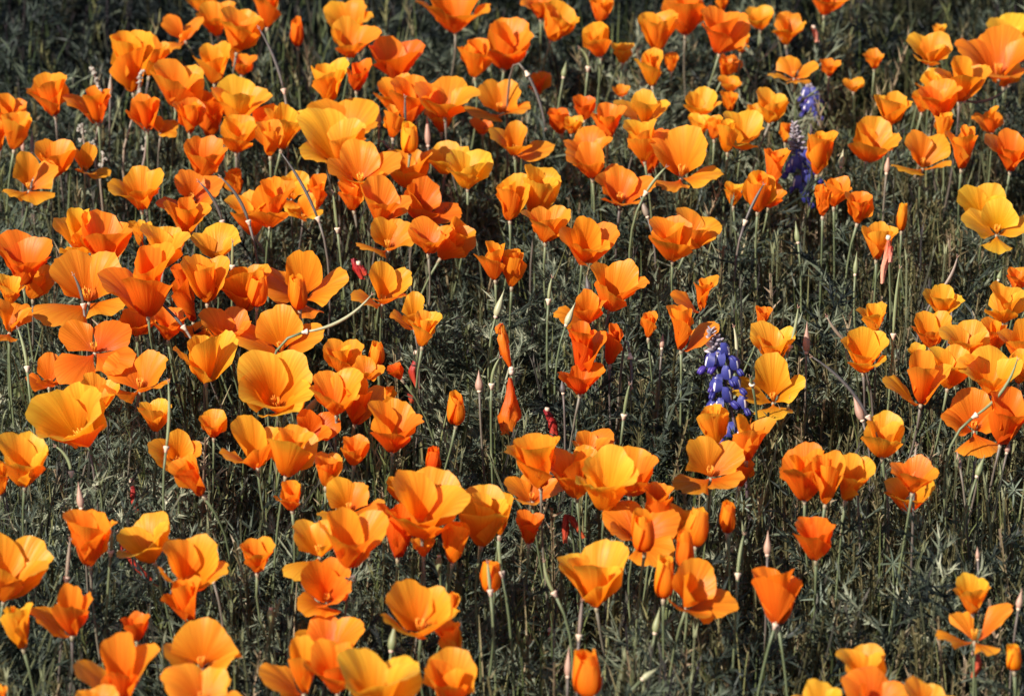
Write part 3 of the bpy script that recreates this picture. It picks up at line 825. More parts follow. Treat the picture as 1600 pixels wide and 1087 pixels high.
PODS = '''
260 698 263 597 -4 g | tall upright pod, ring low, before an open poppy in the left half
919 105 907 77 -6 g | pod bending left over its ring, upper centre right
825 118 852 200 6 d | long dark pod sagging to the right beside a pale three-lobed poppy
527 357 521 303 0 g | upright pod above the small shrivelled purple-red bloom
857 468 862 435 1 g | short pod on a pale ring, left above the column of poppies
865 925 850 878 4 g | pod hooked left above its ring, right of the shaded gap at bottom
905 992 909 940 0 p | purplish pod under the large clean tulip shaped poppy
1153 896 1162 836 2 g | straight pod beside the large poppy thrown open to the right
1396 522 1405 420 2 g | tallest straight green pod in the right half
1526 648 1590 563 -14 g | green pod curving right across the large open face
1428 750 1432 697 1 p | pod standing over the stacked pair of poppies
1356 650 1270 558 -12 d | long dark pod arching down right from the pink pointed bud
1508 158 1574 137 -14 d | pod arched like a bow, upper right
633 218 633 154 0 d | dark pod before a yellow furled bud
612 240 625 280 3 d | dark pod leaning before shaded petals, upper centre left
1235 540 1247 482 -2 g | green pod rising right of a ruffled poppy near the front lupine
1320 532 1292 496 3 p | little curved pod left of a round yellow-orange cup
1471 452 1495 403 -5 p | bent pod over the shallow cup at the right
480 518 580 461 -16 b | long pale curved pod left of centre, brightest of all
119 395 114 352 -1 g | pod before the upright fan of yellow petals at left
130 475 116 431 -3 d | thin pod across the heart of the spread giant poppy
286 510 247 470 -2 d | dark leaning pod on the huge left poppy with a reaching petal
363 415 364 379 0 g | pod in front of the fringed bowl, left of centre
347 345 312 285 -7 d | thick dark pod rising before a splayed poppy
388 345 346 278 -8 d | dark curved pod arching left between two poppies, upper left
42 573 28 515 -3 g | green pod at the left edge before low red petals
111 737 88 698 -8 g | pod bent over left beneath the large facing bowl
173 861 176 832 0 g | short pod right of the deep smooth cup, lower left
104 902 110 845 0 p | thin pod between two lower left poppies
496 340 440 240 -6 d | long dark pod sweeping up left under the pale largest bowl
1010 300 1040 262 2 g | pod under a drooping petal, upper right of centre
1165 345 1192 290 2 d | slanting dark pod below the ribbed cup
985 560 987 604 1 d | dark drooped pod in the shade right of the lowest column poppy
766 922 762 880 0 g | slim ringed pod before the split bud, lower centre
784 893 780 845 2 g | ringed pod close to the tall cup's stem, lower centre
1212 975 1229 940 2 b | pale pod on the stalk of the inverted teardrop poppy
768 600 780 560 4 g | small pod hidden behind the twisted spent bloom
1175 600 1172 590 0 g | stub pod before the tall petal behind the front lupine
1150 565 1147 512 -3 b | pale upright pod right beside the front lupine's tip
975 648 983 602 1 g | ringed pod in the dark gap left of the front lupine
443 140 405 45 -6 d | long dark pod leaning left through the top left stems
'''
BUDS = '''
173 112 172 152 8 p | pointed bud right of the tallest white-flowered stalk
35 210 36 238 7 k | left one of two pointed buds at the left edge
50 200 50 240 7 p | right one of two pointed buds at the left edge
592 164 592 198 9 k | pinkish bud left of a narrow poppy, upper centre left
667 178 669 229 10 k | long pointed bud under the shallow bowl with flared lip
652 160 650 192 6 k | slim bud just left of the shallow bowl's stem
788 452 774 496 12 b | pale fat bud tilting right above the shrivelled twisted bloom
899 472 884 509 11 b | pale bud tilting right over the column of poppies
748 578 749 612 13 k | brownish pink bud standing alone at centre
1261 502 1260 552 12 k | pink spear bud right of the front lupine
1332 612 1348 658 14 k | pink bud tilting left of the solitary flawless cup
1337 703 1339 746 12 d | dark bud before the joined three poppies
122 752 127 795 12 k | tan pointed bud above the deep smooth cup
136 684 140 703 10 k | pinkish bud tucked under the large facing bowl at left
320 868 334 910 12 k | blurred pinkish bud across the splayed poppy, lower left
1495 704 1500 730 9 k | small pink bud under the large open face, right
1578 688 1573 708 9 k | small pink bud at the right edge under the deep cup
1539 710 1526 745 11 g | grey-green bud tilting right below the large open face
618 968 611 1018 14 g | fat green bud right of the bottom crowd
686 905 686 868 11 g | green bud bent down under the enormous bloom
716 885 705 855 11 g | green bud hanging right under the enormous bloom
422 985 423 950 11 g | round drooped bud above the bottom crowd
889 1008 887 1058 11 k | purplish bud left of the fat furled bud at the bottom
945 1058 928 1092 13 b | tan bud cut by the bottom edge beside the fat furled bud
1031 948 1023 990 12 g | slim grey bud below the fat furled bud between large blooms
1200 828 1199 868 12 k | rosy brown bud left of the crinkled cup, lower right
1527 853 1528 874 7 k | smallest pink bud, above the tulip shaped poppy at lower right
1597 918 1591 952 11 k | rosy bud at the right edge, lower part
1028 1043 1003 1061 11 b | pale green bud lying sideways at the bottom centre
510 605 472 655 14 g | green bud slanting right of the wide facing bowl
916 428 921 460 11 d | dark plum bud under the rounded bowl, centre top half
1000 305 1012 340 10 p | tapered brown bud above a ringed stem, upper right centre
1243 345 1247 380 9 g | slim green bud below the middle lupine
1339 392 1336 430 8 g | slim green bud left of the pink shrivelled bloom
1318 232 1314 262 10 b | pale bud right of the three pointed cup, upper right
1389 238 1385 272 9 k | tan bud between the broad cup and the tongued bloom
855 298 844 330 9 d | dark bud before the low open cup, upper centre
1108 140 1103 178 9 k | slanting pink bud crossing a yellow-orange cup, upper right
885 95 880 122 9 g | green bud curving right in the far stems, top centre
1036 520 1034 545 8 k | faint brown bud under the deep vessel poppy
878 590 880 615 10 d | dark plum bud behind the lowest column poppy
1565 420 1560 438 8 g | tan green bud below the big yellow pair
1493 458 1489 478 9 k | tan bud beside the shallow cup, right side
1415 793 1422 775 11 g | drooped pale bud under the stacked pair
'''

# ------------------------------------------------------------------ poppies
FORMS = {  # open, base bulge, flare, sector half angle, wrap, open jitter, length jitter, pitch to camera, ruffle
    'c': (20, 36, 18, 42, 1.00, 6, .07, 6, .038),
    'C': (33, 28, 26, 44, 1.00, 7, .08, 8, .044),
    't': (9, 40, 8, 39, 1.00, 5, .09, 4, .036),
    's': (40, 28, 40, 39, 1.15, 20, .11, 10, .055),
    'o': (30, 32, 27, 45, 1.03, 8, .07, 30, .042),
    'x': (46, 26, 38, 43, 1.20, 17, .10, 34, .050),
}

def petal_points(F, pr, u, v, inner):
    """u across -1..1, v base to rim 0..1 (grids) -> points in flower space, unit petal length"""
    op, bulge, flare, psi, wrap, _, _, _, ruf = F
    op = op + pr['op']
    s = np.linspace(0, 1.15, 40)
    ph = np.radians(op + bulge * np.exp(-s / .11) + (flare + pr['fl']) * s ** 3 - (5 if inner else 0) * (s > .05))
    r = np.concatenate([[0], np.cumsum(np.sin((ph[1:] + ph[:-1]) / 2) * np.diff(s))]) + .016
    z = np.concatenate([[0], np.cumsum(np.cos((ph[1:] + ph[:-1]) / 2) * np.diff(s))])
    vmax = (1 - .29 * np.abs(u) ** 2.3 - .05 * u * pr['skew'] + .018 * np.sin(7 * u + pr['p1']) + .012 * np.sin(17 * u + pr['p2']) + .008 * np.sin(31 * u + pr['p3']) - .035 * np.exp(-((u - pr['nt']) / .12) ** 2)) * pr['len']
    rho = v * vmax
    psi_ = math.radians(psi + pr['ps']) * u * (1 - .18 * (1 - v) ** 2)
    X = rho * np.sin(psi_); Y = rho * np.cos(psi_) + .02
    R = np.interp(Y, s, r); Z = np.interp(Y, s, z); P = np.interp(Y, s, ph)
    Rc = (R * wrap * (1.0 if inner else 1.13) + .02)
    Rc = Rc * (1 + pr['flat'])
    be = np.clip(X / Rc, -2.6, 2.6)
    rad = R - Rc * (1 - np.cos(be)); tan = Rc * np.sin(be)
    # ruffles and curled margins, along the surface normal (outward is +)
    d = ruf * v ** 2.2 * (.62 * np.sin(4.6 * u + pr['p4']) + .38 * np.sin(10.5 * u + pr['p5']) * v) \
        + (.013 * np.sin(15 * u + pr['p2']) + .009 * np.sin(25 * u + pr['p5'])) * v ** 1.8 * pr['pleat'] \
        + pr['edge'] * np.abs(u) ** 4 * v ** 1.5 + pr['fold'] * u * v ** 1.5 \
        + (0.0 if inner else .018 * np.minimum(v / .12, 1) + .02 * np.abs(u) ** 2 * np.minimum(v / .12, 1)) + .022 * np.sin(5 * v + pr['p1']) * v
    nr = np.cos(P); nz = -np.sin(P)
    ox = d * nr * np.cos(be); oy = d * nr * np.sin(be); oz = d * nz
    return np.stack([rad + ox, tan + oy, Z + oz], -1)

def bud_points(pr, u, v, inner):
    r0 = .165 * (1 + pr['ps'] * .01)
    rv = r0 * (1 - np.exp(-v / .09)) * (1 + .22 * np.sin(np.pi * v ** .8) - .26 * v ** 2.5 + .10 * v ** 12) + .02
    be = u * (1.9 + .35 * v) + .5 * v
    spiral = 1 + .15 * be / 1.9 + (0 if inner else .10)
    top = (1 + .09 * np.sin(2.5 * u + pr['p1']) + .015 * np.sin(13 * u + pr['p2']) - .10 * np.abs(u) ** 3) * pr['len']
    rad = rv * spiral + .012 * np.sin(2.5 * be + 4 * v + pr['p4']) * v + .010 * np.sin(6 * be + pr['p3']) * v
    return np.stack([rad * np.cos(be), rad * np.sin(be), v * top * .98 + .01], -1)

def make_params(r, F, form):
    prs = []
    for k in range(4):
        e = abs(r.gauss(0, 1))
        prs.append(dict(op=r.gauss(0, F[5]) if F else 0, fl=r.gauss(0, 9), skew=r.uniform(-1, 1), p1=r.uniform(0, 6.28), p2=r.uniform(0, 6.28), p3=r.uniform(0, 6.28),
                        p4=r.uniform(0, 6.28), p5=r.uniform(0, 6.28), nt=r.uniform(-.6, .6), len=1 + r.gauss(0, F[6] if F else .05), ps=r.gauss(0, 2.5),
                        flat=r.uniform(-.02, .12) + (.25 if form in 'sx' else 0), edge=.04 * e * (2.0 if form in 'sx' else 1), fold=r.gauss(0, .035), pleat=r.uniform(.3, 1.6)))
    return prs

def flower_clouds(form, F, prs, a0, nu, nv, dop=0.0):
    ug, vg = np.meshgrid(np.linspace(-1, 1, nu), np.linspace(0, 1, nv))
    out = []
    for k in range(4):
        inner = k % 2 == 1
        if form == 'b':
            P = bud_points(prs[k], ug, vg, inner)
            if k >= 2: P = P * np.array([.72, .72, .97])
        else:
            G = (F[0] + dop,) + F[1:]
            P = petal_points(G, prs[k], ug, vg, inner)
        a = a0 + k * math.pi / 2
        c, s = math.cos(a), math.sin(a)
        out.append(np.stack([P[..., 0] * c - P[..., 1] * s, P[..., 0] * s + P[..., 1] * c, P[..., 2]], -1).reshape(-1, 3))
    return out, ug, vg

rows = []
for line in POPPIES.strip().split('\n'):
    left, text = line.split('|')
    t = left.split()
    x0, y0, x1, y1 = map(float, t[:4]); form = t[4][0]; tone = int(t[4][1])
    roll = 0.0; extra = {}
    for k in t[5:]:
        if k.startswith('j='): extra['j'] = [float(z) for z in k[2:].split(',')]
        elif '=' in k: extra[k[0]] = float(k[2:])
        else: roll = float(k)
    rows.append(dict(x0=x0, y0=y0, x1=x1, y1=y1, form=form, tone=tone, roll=roll, dh=extra.get('h', 0), pitch=extra.get('p'), wide=extra.get('w'), az=extra.get('a'), opens=extra.get('j'), text=text.strip()))

fitted = []
for i, q in enumerate(rows):
    r = random.Random(1000 + i); form = q['form']; F = FORMS.get(form)
    prs = make_params(r, F, form)
    a0 = r.uniform(0, 1.57) if form not in 'x' else math.radians(45 + r.uniform(-30, 30))
    if q['az'] is not None: a0 = math.radians(q['az'])
    if q['opens'] and F:
        F = (0.0,) + F[1:]
        for pr_, o_ in zip(prs, q['opens']): pr_['op'] = (o_ if o_ < 40 else 40 + (o_ - 40) * .58) + r.uniform(-3, 3); pr_['fl'] = -F[2] * (.15 + .45 * min(o_, 100) / 100) + r.uniform(-6, 6)
    if q['wide']: F = F[:3] + (q['wide'],) + F[4:]
    pit = q['pitch'] if q['pitch'] is not None else (F[7] if F else 3)
    q['pitch_used'] = pit
    M = rotm([0, 1, 0], math.radians(q['roll'])) @ rotm([1, 0, 0], math.radians(pit))
    W = (q['x1'] - q['x0']) * 1.06; H = (q['y1'] - q['y0']) * 1.06; best = None
    for dop in ((-10, -5, 0, 5, 10, 15) if form != 'b' else (0,)):
        cl, _, _ = flower_clouds(form, F, prs, a0, 7, 6, dop)
        P = np.concatenate(cl)
        for st in (.8, .9, 1.0, 1.1, 1.22, 1.35):
            Q = (P * np.array([1, 1, st])) @ M.T
            X = Q[:, 0]; Yv = Q @ UP
            w_, h_ = np.ptp(X), np.ptp(Yv)
            err = abs(math.log((W / H) / (w_ / h_))) + .10 * abs(math.log(st)) * 3 + (.004 if dop < 0 else .012) * abs(dop)
            if best is None or err < best[0]:
                best = (err, dop, st, w_, h_, (X.min() + X.max()) / 2, (Yv.min() + Yv.max()) / 2)
    _, dop, st, w_, h_, cxl, cyl = best
    cxp, cyp = (q['x0'] + q['x1']) / 2, (q['y0'] + q['y1']) / 2
    spx = math.sqrt((W / w_) * (H / h_))               # photo pixels per petal length
    bpx, bpy_ = cxp - cxl * spx, cyp + cyl * spx        # where the base of the cup is
    hh = 0.243 + .022 * vnoise(np.array(bpx / 160.), np.array(bpy_ / 160.)) + 0.017 * q['dh'] + r.uniform(-.004, .004)
    fitted.append(dict(q=q, prs=prs, a0=a0, M=M, dop=dop, st=st, spx=spx, bpx=bpx, bpy=bpy_, h=float(hh), i=i, rpx=.5 * math.sqrt(W * H), cx=cxp, cy=cyp, F=F))

# keep neighbouring heads from growing through each other: raise or lower their stems a little
h0 = np.array([f['h'] for f in fitted])
for it in range(30):
    pos = []
    for f in fitted:
        p = ray_to_height(f['bpx'], f['bpy'], f['h']); k = depth_of(p) / FX
        pos.append((p + UP * (f['bpy'] - f['cy']) * k + RIGHT * (f['cx'] - f['bpx']) * k, f['rpx'] * k))
    P = np.array([p for p, _ in pos]); Rr = np.array([r_ for _, r_ in pos])
    moved = 0
    for a in range(len(fitted)):
        d = P[a + 1:] - P[a]; dist = np.linalg.norm(d, axis=1); lim = .80 * (Rr[a + 1:] + Rr[a])
        for b_ in np.where(dist < lim)[0]:
            b = a + 1 + int(b_)
            fa, fb = fitted[a], fitted[b]
            front = fa if P[a] @ FWD < P[b] @ FWD else fb
            back = fb if front is fa else fa
            step = min(.004, (lim[b_] - dist[b_]) * .25)
            front['h'] = min(front['h'] + step, .325); back['h'] = max(back['h'] - step, .175)
            moved += 1
    if not moved: break
print('relaxed', it, moved)

TONEWORD = ['red-orange', 'orange', 'orange', 'yellow-orange', 'golden yellow']
NU, NV = 21, 11
pf = [(j * NU + i, j * NU + i + 1, (j + 1) * NU + i + 1, (j + 1) * NU + i) for j in range(NV - 1) for i in range(NU - 1)]
heads = {}
for f in fitted:
    q = f['q']; form = q['form']; r = random.Random(5000 + f['i'])
    base = ray_to_height(f['bpx'], f['bpy'], f['h'])
    S_ = f['spx'] * depth_of(base) / FX
    heads[f['i']] = (base, S_)
    axis = f['M'] @ np.array([0, 0, 1.0])
    gx_ = base[0] + r.gauss(0, .040) - axis[0] * .05; gy_ = base[1] + r.gauss(0, .015) + .01
    g = np.array([gx_, gy_, float(ground_h(np.array(gx_), np.array(gy_)))])
    bud = form == 'b'
    t = thing('poppy_bud' if bud else 'poppy', g, f"{TONEWORD[q['tone']]} poppy {q['text']}", 'poppy bud' if bud else 'poppy',
              'furled poppy buds on their stems' if bud else 'orange poppies in bloom across the field')
    # stem
    mid = base - axis * .10 + np.array([r.gauss(0, .010), r.gauss(0, .006), 0]); mid[2] = max(mid[2], .06)
    pts = bez(g, mid, base - axis * .002, 9)
    rs = .0012 if S_ > .03 else .0010
    smat = STEM if r.random() < .72 else STEMP
    A = Acc(); v, fc = tube(pts, [rs * 1.15] * 6 + [rs, rs * 1.05, rs * 1.5], 6); A.add(v, fc, 0)
    A.build('stem', [smat], t)
    cp = [base - axis * .0075, base - axis * .0045, base - axis * .0012, base]
    v, fc = tube(cp, [rs * 1.1, rs * 1.5, rs * 1.95, rs * 1.1], 8)
    mesh_obj('receptacle', v, fc, RECEP, t)
    clouds, ug, vg = flower_clouds(form, f['F'], f['prs'], f['a0'], NU, NV, f['dop'])
    uv = np.stack([.5 + ug.ravel() / 2, vg.ravel()], -1)
    tone = q['tone']
    for k, P in enumerate(clouds):
        Q = (P * np.array([1, 1, f['st']])) @ f['M'].T * S_ + base
        mesh_obj('petal', Q, pf, PET[tone], t, True, uv)
    if form not in 'bt' and f['rpx'] > 17:
        A = Acc()
        for k in range(18):
            a = k * 2.399; o_ = .05 + .045 * ((k * 7) % 5) / 5; L = .20 + .07 * r.random()
            p0 = np.array([math.cos(a) * .03, math.sin(a) * .03, .04]); p1 = np.array([math.cos(a) * o_, math.sin(a) * o_, .04 + L])
            pp = np.array([p0, p0 * .4 + p1 * .6, p1]) @ f['M'].T * S_ + base
            v, fc = tube(pp, [S_ * .006, S_ * .009, S_ * .005], 3); A.add(v, fc)
        A.build('stamens', STAM, t)

# ------------------------------------------------------------------ shrivelled blooms
def crumpled(name, path, widths, mat, parent, seed, fold=.9):
    """a withered petal: a strip along a path, curled in on itself and creased"""
    r = random.Random(seed); n = 16; m = 11
    path = np.asarray(path, dtype=float); tt = np.linspace(0, 1, len(path)); s = np.linspace(0, 1, n)
    P = np.stack([np.interp(s, tt, path[:, k]) for k in range(3)], -1)
    for _ in range(2):
        P[1:-1] = (P[:-2] + 2 * P[1:-1] + P[2:]) / 4
    Wd = np.interp(s, tt, widths)
    vs = []; uv = []
    tw = r.uniform(-.6, .6); p1 = r.uniform(0, 6)
    for j in range(n):
        for i in range(m):
            u = i / (m - 1) * 2 - 1
            be = u * (1.5 + fold) + tw * 2 * s[j]
            rr = Wd[j] * (.55 + .17 * math.sin(5 * be + p1 + 6 * s[j]) + .11 * math.sin(11 * u + 9 * s[j]) + r.uniform(-.07, .07)) * (1 + .12 * be)
            vs.append(P[j] + RIGHT * rr * math.sin(be) + FWD * (-rr * math.cos(be) * .8) + UP * Wd[j] * .12 * math.sin(7 * u + 3 * s[j] + p1))
            uv.append((.5 + u / 2, s[j]))
    fs = [(j * m + i, j * m + i + 1, (j + 1) * m + i + 1, (j + 1) * m + i) for j in range(n - 1) for i in range(m - 1)]
    return mesh_obj(name, vs, fs, mat, parent, True, uv)

def px_pt(px, py, ref):
    """the point at the same distance as ref that the photo shows at px, py"""
    k = depth_of(ref)
    return CAM + (FWD + RIGHT * ((px - 800) / FX) - UP * ((py - 543.5) / FX)) * k

def wilt(label, refpx, h, strips, mat, stem_from, seed):
    ref = ray_to_height(refpx[0], refpx[1], h)
    g = np.array([ref[0] + .01, ref[1] + .02, 0.0])
    t = thing('shrivelled_poppy', g, label, 'withered poppy', 'shrivelled poppy blooms')
    k = depth_of(ref) / FX
    top = px_pt(*stem_from, ref)
    v, fc = tube(bez(g, (g + top) / 2 + np.array([.004, .01, .02]), top, 8), .0012, 6)
    mesh_obj('stem', v, fc, STEM, t)
    v, fc = tube([top - [0, 0, .003], top, top + [0, 0, .003]], [.0014, .003, .0022], 8)
    mesh_obj('receptacle', v, fc, RIM, t)
    for j, (pts, wd) in enumerate(strips):
        crumpled('petal', [px_pt(a, b, ref) - FWD * .002 * j for a, b in pts], [w_ * k for w_ in wd], mat, t, seed + j)
    return t

wilt('orange shrivelled poppy folded over at its tip, upper of two twisted blooms at centre', (797, 573), .25,
     [([(797, 575), (788, 552), (785, 530), (783, 508)], [3, 13, 13, 6]), ([(783, 505), (777, 512), (778, 521)], [4, 8, 5])], PET[1], (799, 577), 11)
wilt('red-orange shrivelled poppy hanging like a sack, lower of two twisted blooms at centre', (797, 590), .25,
     [([(796, 590), (796, 620), (793, 650), (793, 672)], [4, 15, 24, 20]), ([(786, 660), (788, 678)], [9, 11])], PET[0], (799, 582), 21)
wilt('crumpled purple-red withered poppy perched on a pod beside a fluted fan', (562, 425), .25,
     [([(552, 404), (556, 420), (566, 436)], [7, 10, 6]), ([(562, 415), (572, 430)], [7, 8])], WILT, (560, 412), 31)
wilt('faded pink withered poppy dangling as a ragged thread before a cup, right side', (1388, 400), .27,
     [([(1388, 376), (1386, 395), (1380, 415), (1378, 443)], [5, 8, 8, 5]), ([(1391, 385), (1390, 410)], [6, 5])], WILTP, (1388, 372), 41)
wilt('dark red withered poppy collapsed in the shade, lower centre right of a dim lone bloom', (893, 825), .19,
     [([(885, 803), (882, 822), (883, 848)], [7, 8, 6]), ([(890, 805), (900, 822), (912, 840)], [8, 9, 7])], WILT, (892, 812), 51)
wilt('small red withered petal hanging under the four-armed poppy, lower right', (1525, 1030), .22,
     [([(1526, 1020), (1528, 1038), (1520, 1058)], [7, 11, 5])], WILT, (1522, 1020), 61)
wilt('limp red-orange withered poppy sunk among stems left of the centre spent blooms', (640, 590), .18,
     [([(652, 556), (644, 578), (652, 606)], [8, 12, 7]), ([(640, 615), (646, 630)], [8, 8])], WILT, (650, 552), 71)
wilt('narrow red withered bloom deep in the stems, left side above the lower left row', (208, 770), .16,
     [([(206, 756), (208, 775), (212, 800)], [4, 8, 8])], WILT, (206, 752), 81)
wilt('white-edged red withered bloom near the top edge, right third', (1272, 50), .24,
     [([(1270, 42), (1274, 54), (1276, 66)], [4, 7, 4])], WILTP, (1271, 44), 91)
wilt('red-orange withered bloom lying in shadow left of the central lower cluster', (865, 655), .17,
     [([(852, 640), (862, 660), (866, 688)], [7, 11, 12])], WILT, (855, 640), 93)
wilt('dark red scrap of a withered bloom in the dark gap at bottom centre', (826, 955), .15,
     [([(858, 988), (860, 1000)], [5, 5])], WILT, (860, 985), 95)
wilt('long red-orange withered bloom tangled in leaves below a left-leaning cup, lower left', (225, 880), .17,
     [([(180, 835), (195, 862), (218, 890), (245, 915)], [6, 9, 10, 6])], WILT, (185, 832), 97)

# ------------------------------------------------------------------ seed pods and pointed buds
for i, line in enumerate(PODS.strip().split('\n')):
    left, text = line.split('|'); t_ = left.split()
    rx, ry, tx, ty, bend = map(float, t_[:5]); pm = PMAT[t_[5]]
    r = random.Random(300 + i)
    hh = .245 + r.uniform(-.01, .012) + (.03 if (tx - rx) ** 2 + (ty - ry) ** 2 > 6000 else .012)
    ring = ray_to_height(rx, ry, hh); k = depth_of(ring) / FX
    tip = px_pt(tx, ty, ring) - FWD * r.uniform(-.006, .01)
    side = np.cross(FWD, (tip - ring)); side = side / (np.linalg.norm(side) + 1e-9)
    ctl = (ring + tip) / 2 + (-side if (tx - rx) * 0 + 1 else side) * bend * k * 1.4
    g = np.array([ring[0] + r.gauss(0, .015), ring[1] + .015, 0.0])
    t = thing('poppy_seed_pod', g, text.strip(), 'seed pod', 'ringed poppy seed pods')
    d = ctl - ring; d /= np.linalg.norm(d)
    v, fc = tube(bez(g, ring - d * .08, ring - d * .004, 9), [.0014] * 8 + [.0016], 6)
    mesh_obj('stem', v, fc, STEM if t_[5] in 'gb' else STEMP, t)
    v, fc = tube([ring - d * .006, ring - d * .003, ring - d * .0008, ring + d * .0006, ring + d * .001], [.0015, .0020, .0032, .0034, .0020], 10)
    mesh_obj('ring', v, fc, RIM, t)
    pl = bez(ring, ctl, tip, 10)
    rad = [x * .84 for x in (.0014, .0018, .0021, .0022, .0022, .0021, .0019, .0016, .0012, .0007)]
    v, fc = tube(pl, rad, 7); mesh_obj('pod', v, fc, pm, t)
    A = Acc()
    for a in range(3):
        e = pl[-1] + (pl[-1] - pl[-2]) / np.linalg.norm(pl[-1] - pl[-2]) * .003 + np.array([math.cos(a * 2.1), 0, math.sin(a * 2.1)]) * .002
        v, fc = tube([pl[-1], e], [.0005, .0003], 4); A.add(v, fc)
    A.build('stigma', BUDK, t)

for i, line in enumerate(BUDS.strip().split('\n')):
    left, text = line.split('|'); t_ = left.split()
    tx, ty, bx, by, wd = map(float, t_[:5]); pm = PMAT[t_[5]]
    r = random.Random(600 + i)
    hh = .235 + r.uniform(-.015, .01)
    b = ray_to_height(bx, by, hh); k = depth_of(b) / FX
    tip = px_pt(tx, ty, b)
    g = np.array([b[0] + r.gauss(0, .012), b[1] + .012, 0.0])
    t = thing('pointed_poppy_bud', g, text.strip(), 'flower bud', 'pointed poppy buds')
    d = tip - b; L = np.linalg.norm(d); d /= L
    v, fc = tube(bez(g, b - (d if d[2] > 0 else np.array([0, 0, -.5])) * .07, b, 9), [.0013] * 7 + [.0012, .0013], 6)
    mesh_obj('stem', v, fc, STEM if t_[5] in 'gb' else STEMP, t)
    s = np.array([0, .05, .12, .22, .34, .48, .64, .82, 1.0]); rr = np.array([.28, .45, .80, .98, 1.0, .82, .50, .22, .04]) * wd * .5 * k
    v, fc = tube([b + d * L * x for x in s], rr.tolist(), 9); mesh_obj('calyx', v, fc, pm, t)
    v, fc = tube([b - d * .001, b + d * .0012, b + d * .002], [.0016, wd * .5 * k * .62, wd * .5 * k * .4], 9); mesh_obj('collar', v, fc, RIM, t)

# ------------------------------------------------------------------ lupines
def ellipsoid(c, ax, rad, nu=8, nv=6):
    ax = np.asarray(ax); vs = []; fs = []
    for j in range(nv + 1):
        th = math.pi * j / nv
        for i in range(nu):
            p = 2 * math.pi * i / nu
            l = np.array([math.sin(th) * math.cos(p) * rad[0], math.sin(th) * math.sin(p) * rad[1], math.cos(th) * rad[2]])
            vs.append(c + l @ ax)
    for j in range(nv):
        for i in range(nu):
            i2 = (i + 1) % nu; fs.append((j * nu + i, (j + 1) * nu + i, (j + 1) * nu + i2, j * nu + i2))
    return vs, fs

def floret(parent, c, out, s, r):
    """pea flower: two puffed wings below, an erect folded banner with a pale patch"""
    out = out / np.linalg.norm(out); up = np.array([0, 0, 1.0]); up = up - out * (up @ out) * .6; up /= np.linalg.norm(up)
    sd = np.cross(out, up); sd /= np.linalg.norm(sd)
    A = Acc()
    for sg in (-1, 1):
        v, fc = ellipsoid(c + out * s * .42 - up * s * .14 + sd * sg * s * .10, np.array([sd, out * .92 - up * .38, up]), (s * .15, s * .36, s * .22)); A.add(v, fc)
    w = A.build('floret', [LVIO if r.random() < .3 else LBLUE], parent)
    vs = []; mi = []; n, m = 8, 9
    for j in range(m):
        v_ = j / (m - 1)
        for i in range(n):
            u = i / (n - 1) * 2 - 1
            hw = s * .56 * math.sin(math.pi * min(v_ * .80 + .16, .97)) ** .6
            vs.append(c + up * s * (.0 + .98 * v_) + sd * u * hw + out * s * (.16 - .34 * abs(u) ** 1.2 - .30 * v_ ** 2))
    fs = []
    for j in range(m - 1):
        for i in range(n - 1):
            fs.append((j * n + i, j * n + i + 1, (j + 1) * n + i + 1, (j + 1) * n + i))
            mi.append(1 if (i == 3 and 1 <= j <= 5) else 0)
    b = mesh_obj('banner', vs, fs, [LPALE, LWHITE], w, True, None, mi)
    return w

def lupine(label, stem_px, florets, tip, h, seed, s, pale=False):
    r = random.Random(seed)
    ref = ray_to_height(*stem_px[-1], h)      # last of stem_px: lowest visible point of the stem
    g = np.array([ref[0] + .01, ref[1] + .02, 0.0])
    t = thing('lupine', g, label, 'lupine', 'blue lupines standing among the poppies')
    pts = [px_pt(a, b, ref) for a, b in stem_px]
    full = [g] + pts[::-1]
    full = np.array(full); tt = np.linspace(0, 1, len(full)); ss = np.linspace(0, 1, 16)
    P = np.stack([np.interp(ss, tt, full[:, k]) for k in range(3)], -1)
    A = Acc(); v, fc = tube(P, np.linspace(.0022, .0012, 16).tolist(), 7); A.add(v, fc)
    cen = []
    for k, (a, b) in enumerate(florets):
        c = px_pt(a, b, ref)
        near = P[np.argmin(np.linalg.norm(P - c, axis=1))]
        o = c - near; fr = r.uniform(-1, .5)
        o = np.array([math.copysign(1.0, o[0]) * r.uniform(.45, 1.0), r.uniform(-1.0, -.45), 0.0])
        c = c - FWD * (.006 + .004 * r.random()); cen.append((c, o))
        v, fc = tube([near - [0, 0, .004], (near + c) / 2 + [0, 0, -.001], c], .0006, 4); A.add(v, fc)
    A.build('stem', LSTEM, t)
    for c, o in cen:
        floret(t, c, o * np.array([1, 1, .3]), s * r.uniform(.9, 1.12), r)
    (tx0, ty0), (tx1, ty1), hw = tip         # top and bottom of the closed bud spire
    n = 40
    k = depth_of(ref) / FX
    for j in range(n):
        f = j / n; a = j * 2.4
        c = px_pt(tx0 + (tx1 - tx0) * f, ty0 + (ty1 - ty0) * f, ref)
        w_ = hw * k * (.10 + .75 * f)
        o = np.array([math.cos(a), math.sin(a), .9 - .6 * f]); o /= np.linalg.norm(o)
        c = c + np.array([math.cos(a), math.sin(a), 0]) * w_ * .6
        sd = np.cross(o, [0, 0, 1.0]); sd /= np.linalg.norm(sd); u3 = np.cross(sd, o)
        L = s * (.30 + .36 * f)
        v, fc = ellipsoid(c + o * L * .5, np.array([sd, u3, o]), (L * .27, L * .27, L * .75), 6, 5)
        mesh_obj('bud', v, fc, LBUD if (f < .75 or pale) else LWHITE if r.random() < .4 else LBUD, t)
    return t, ref

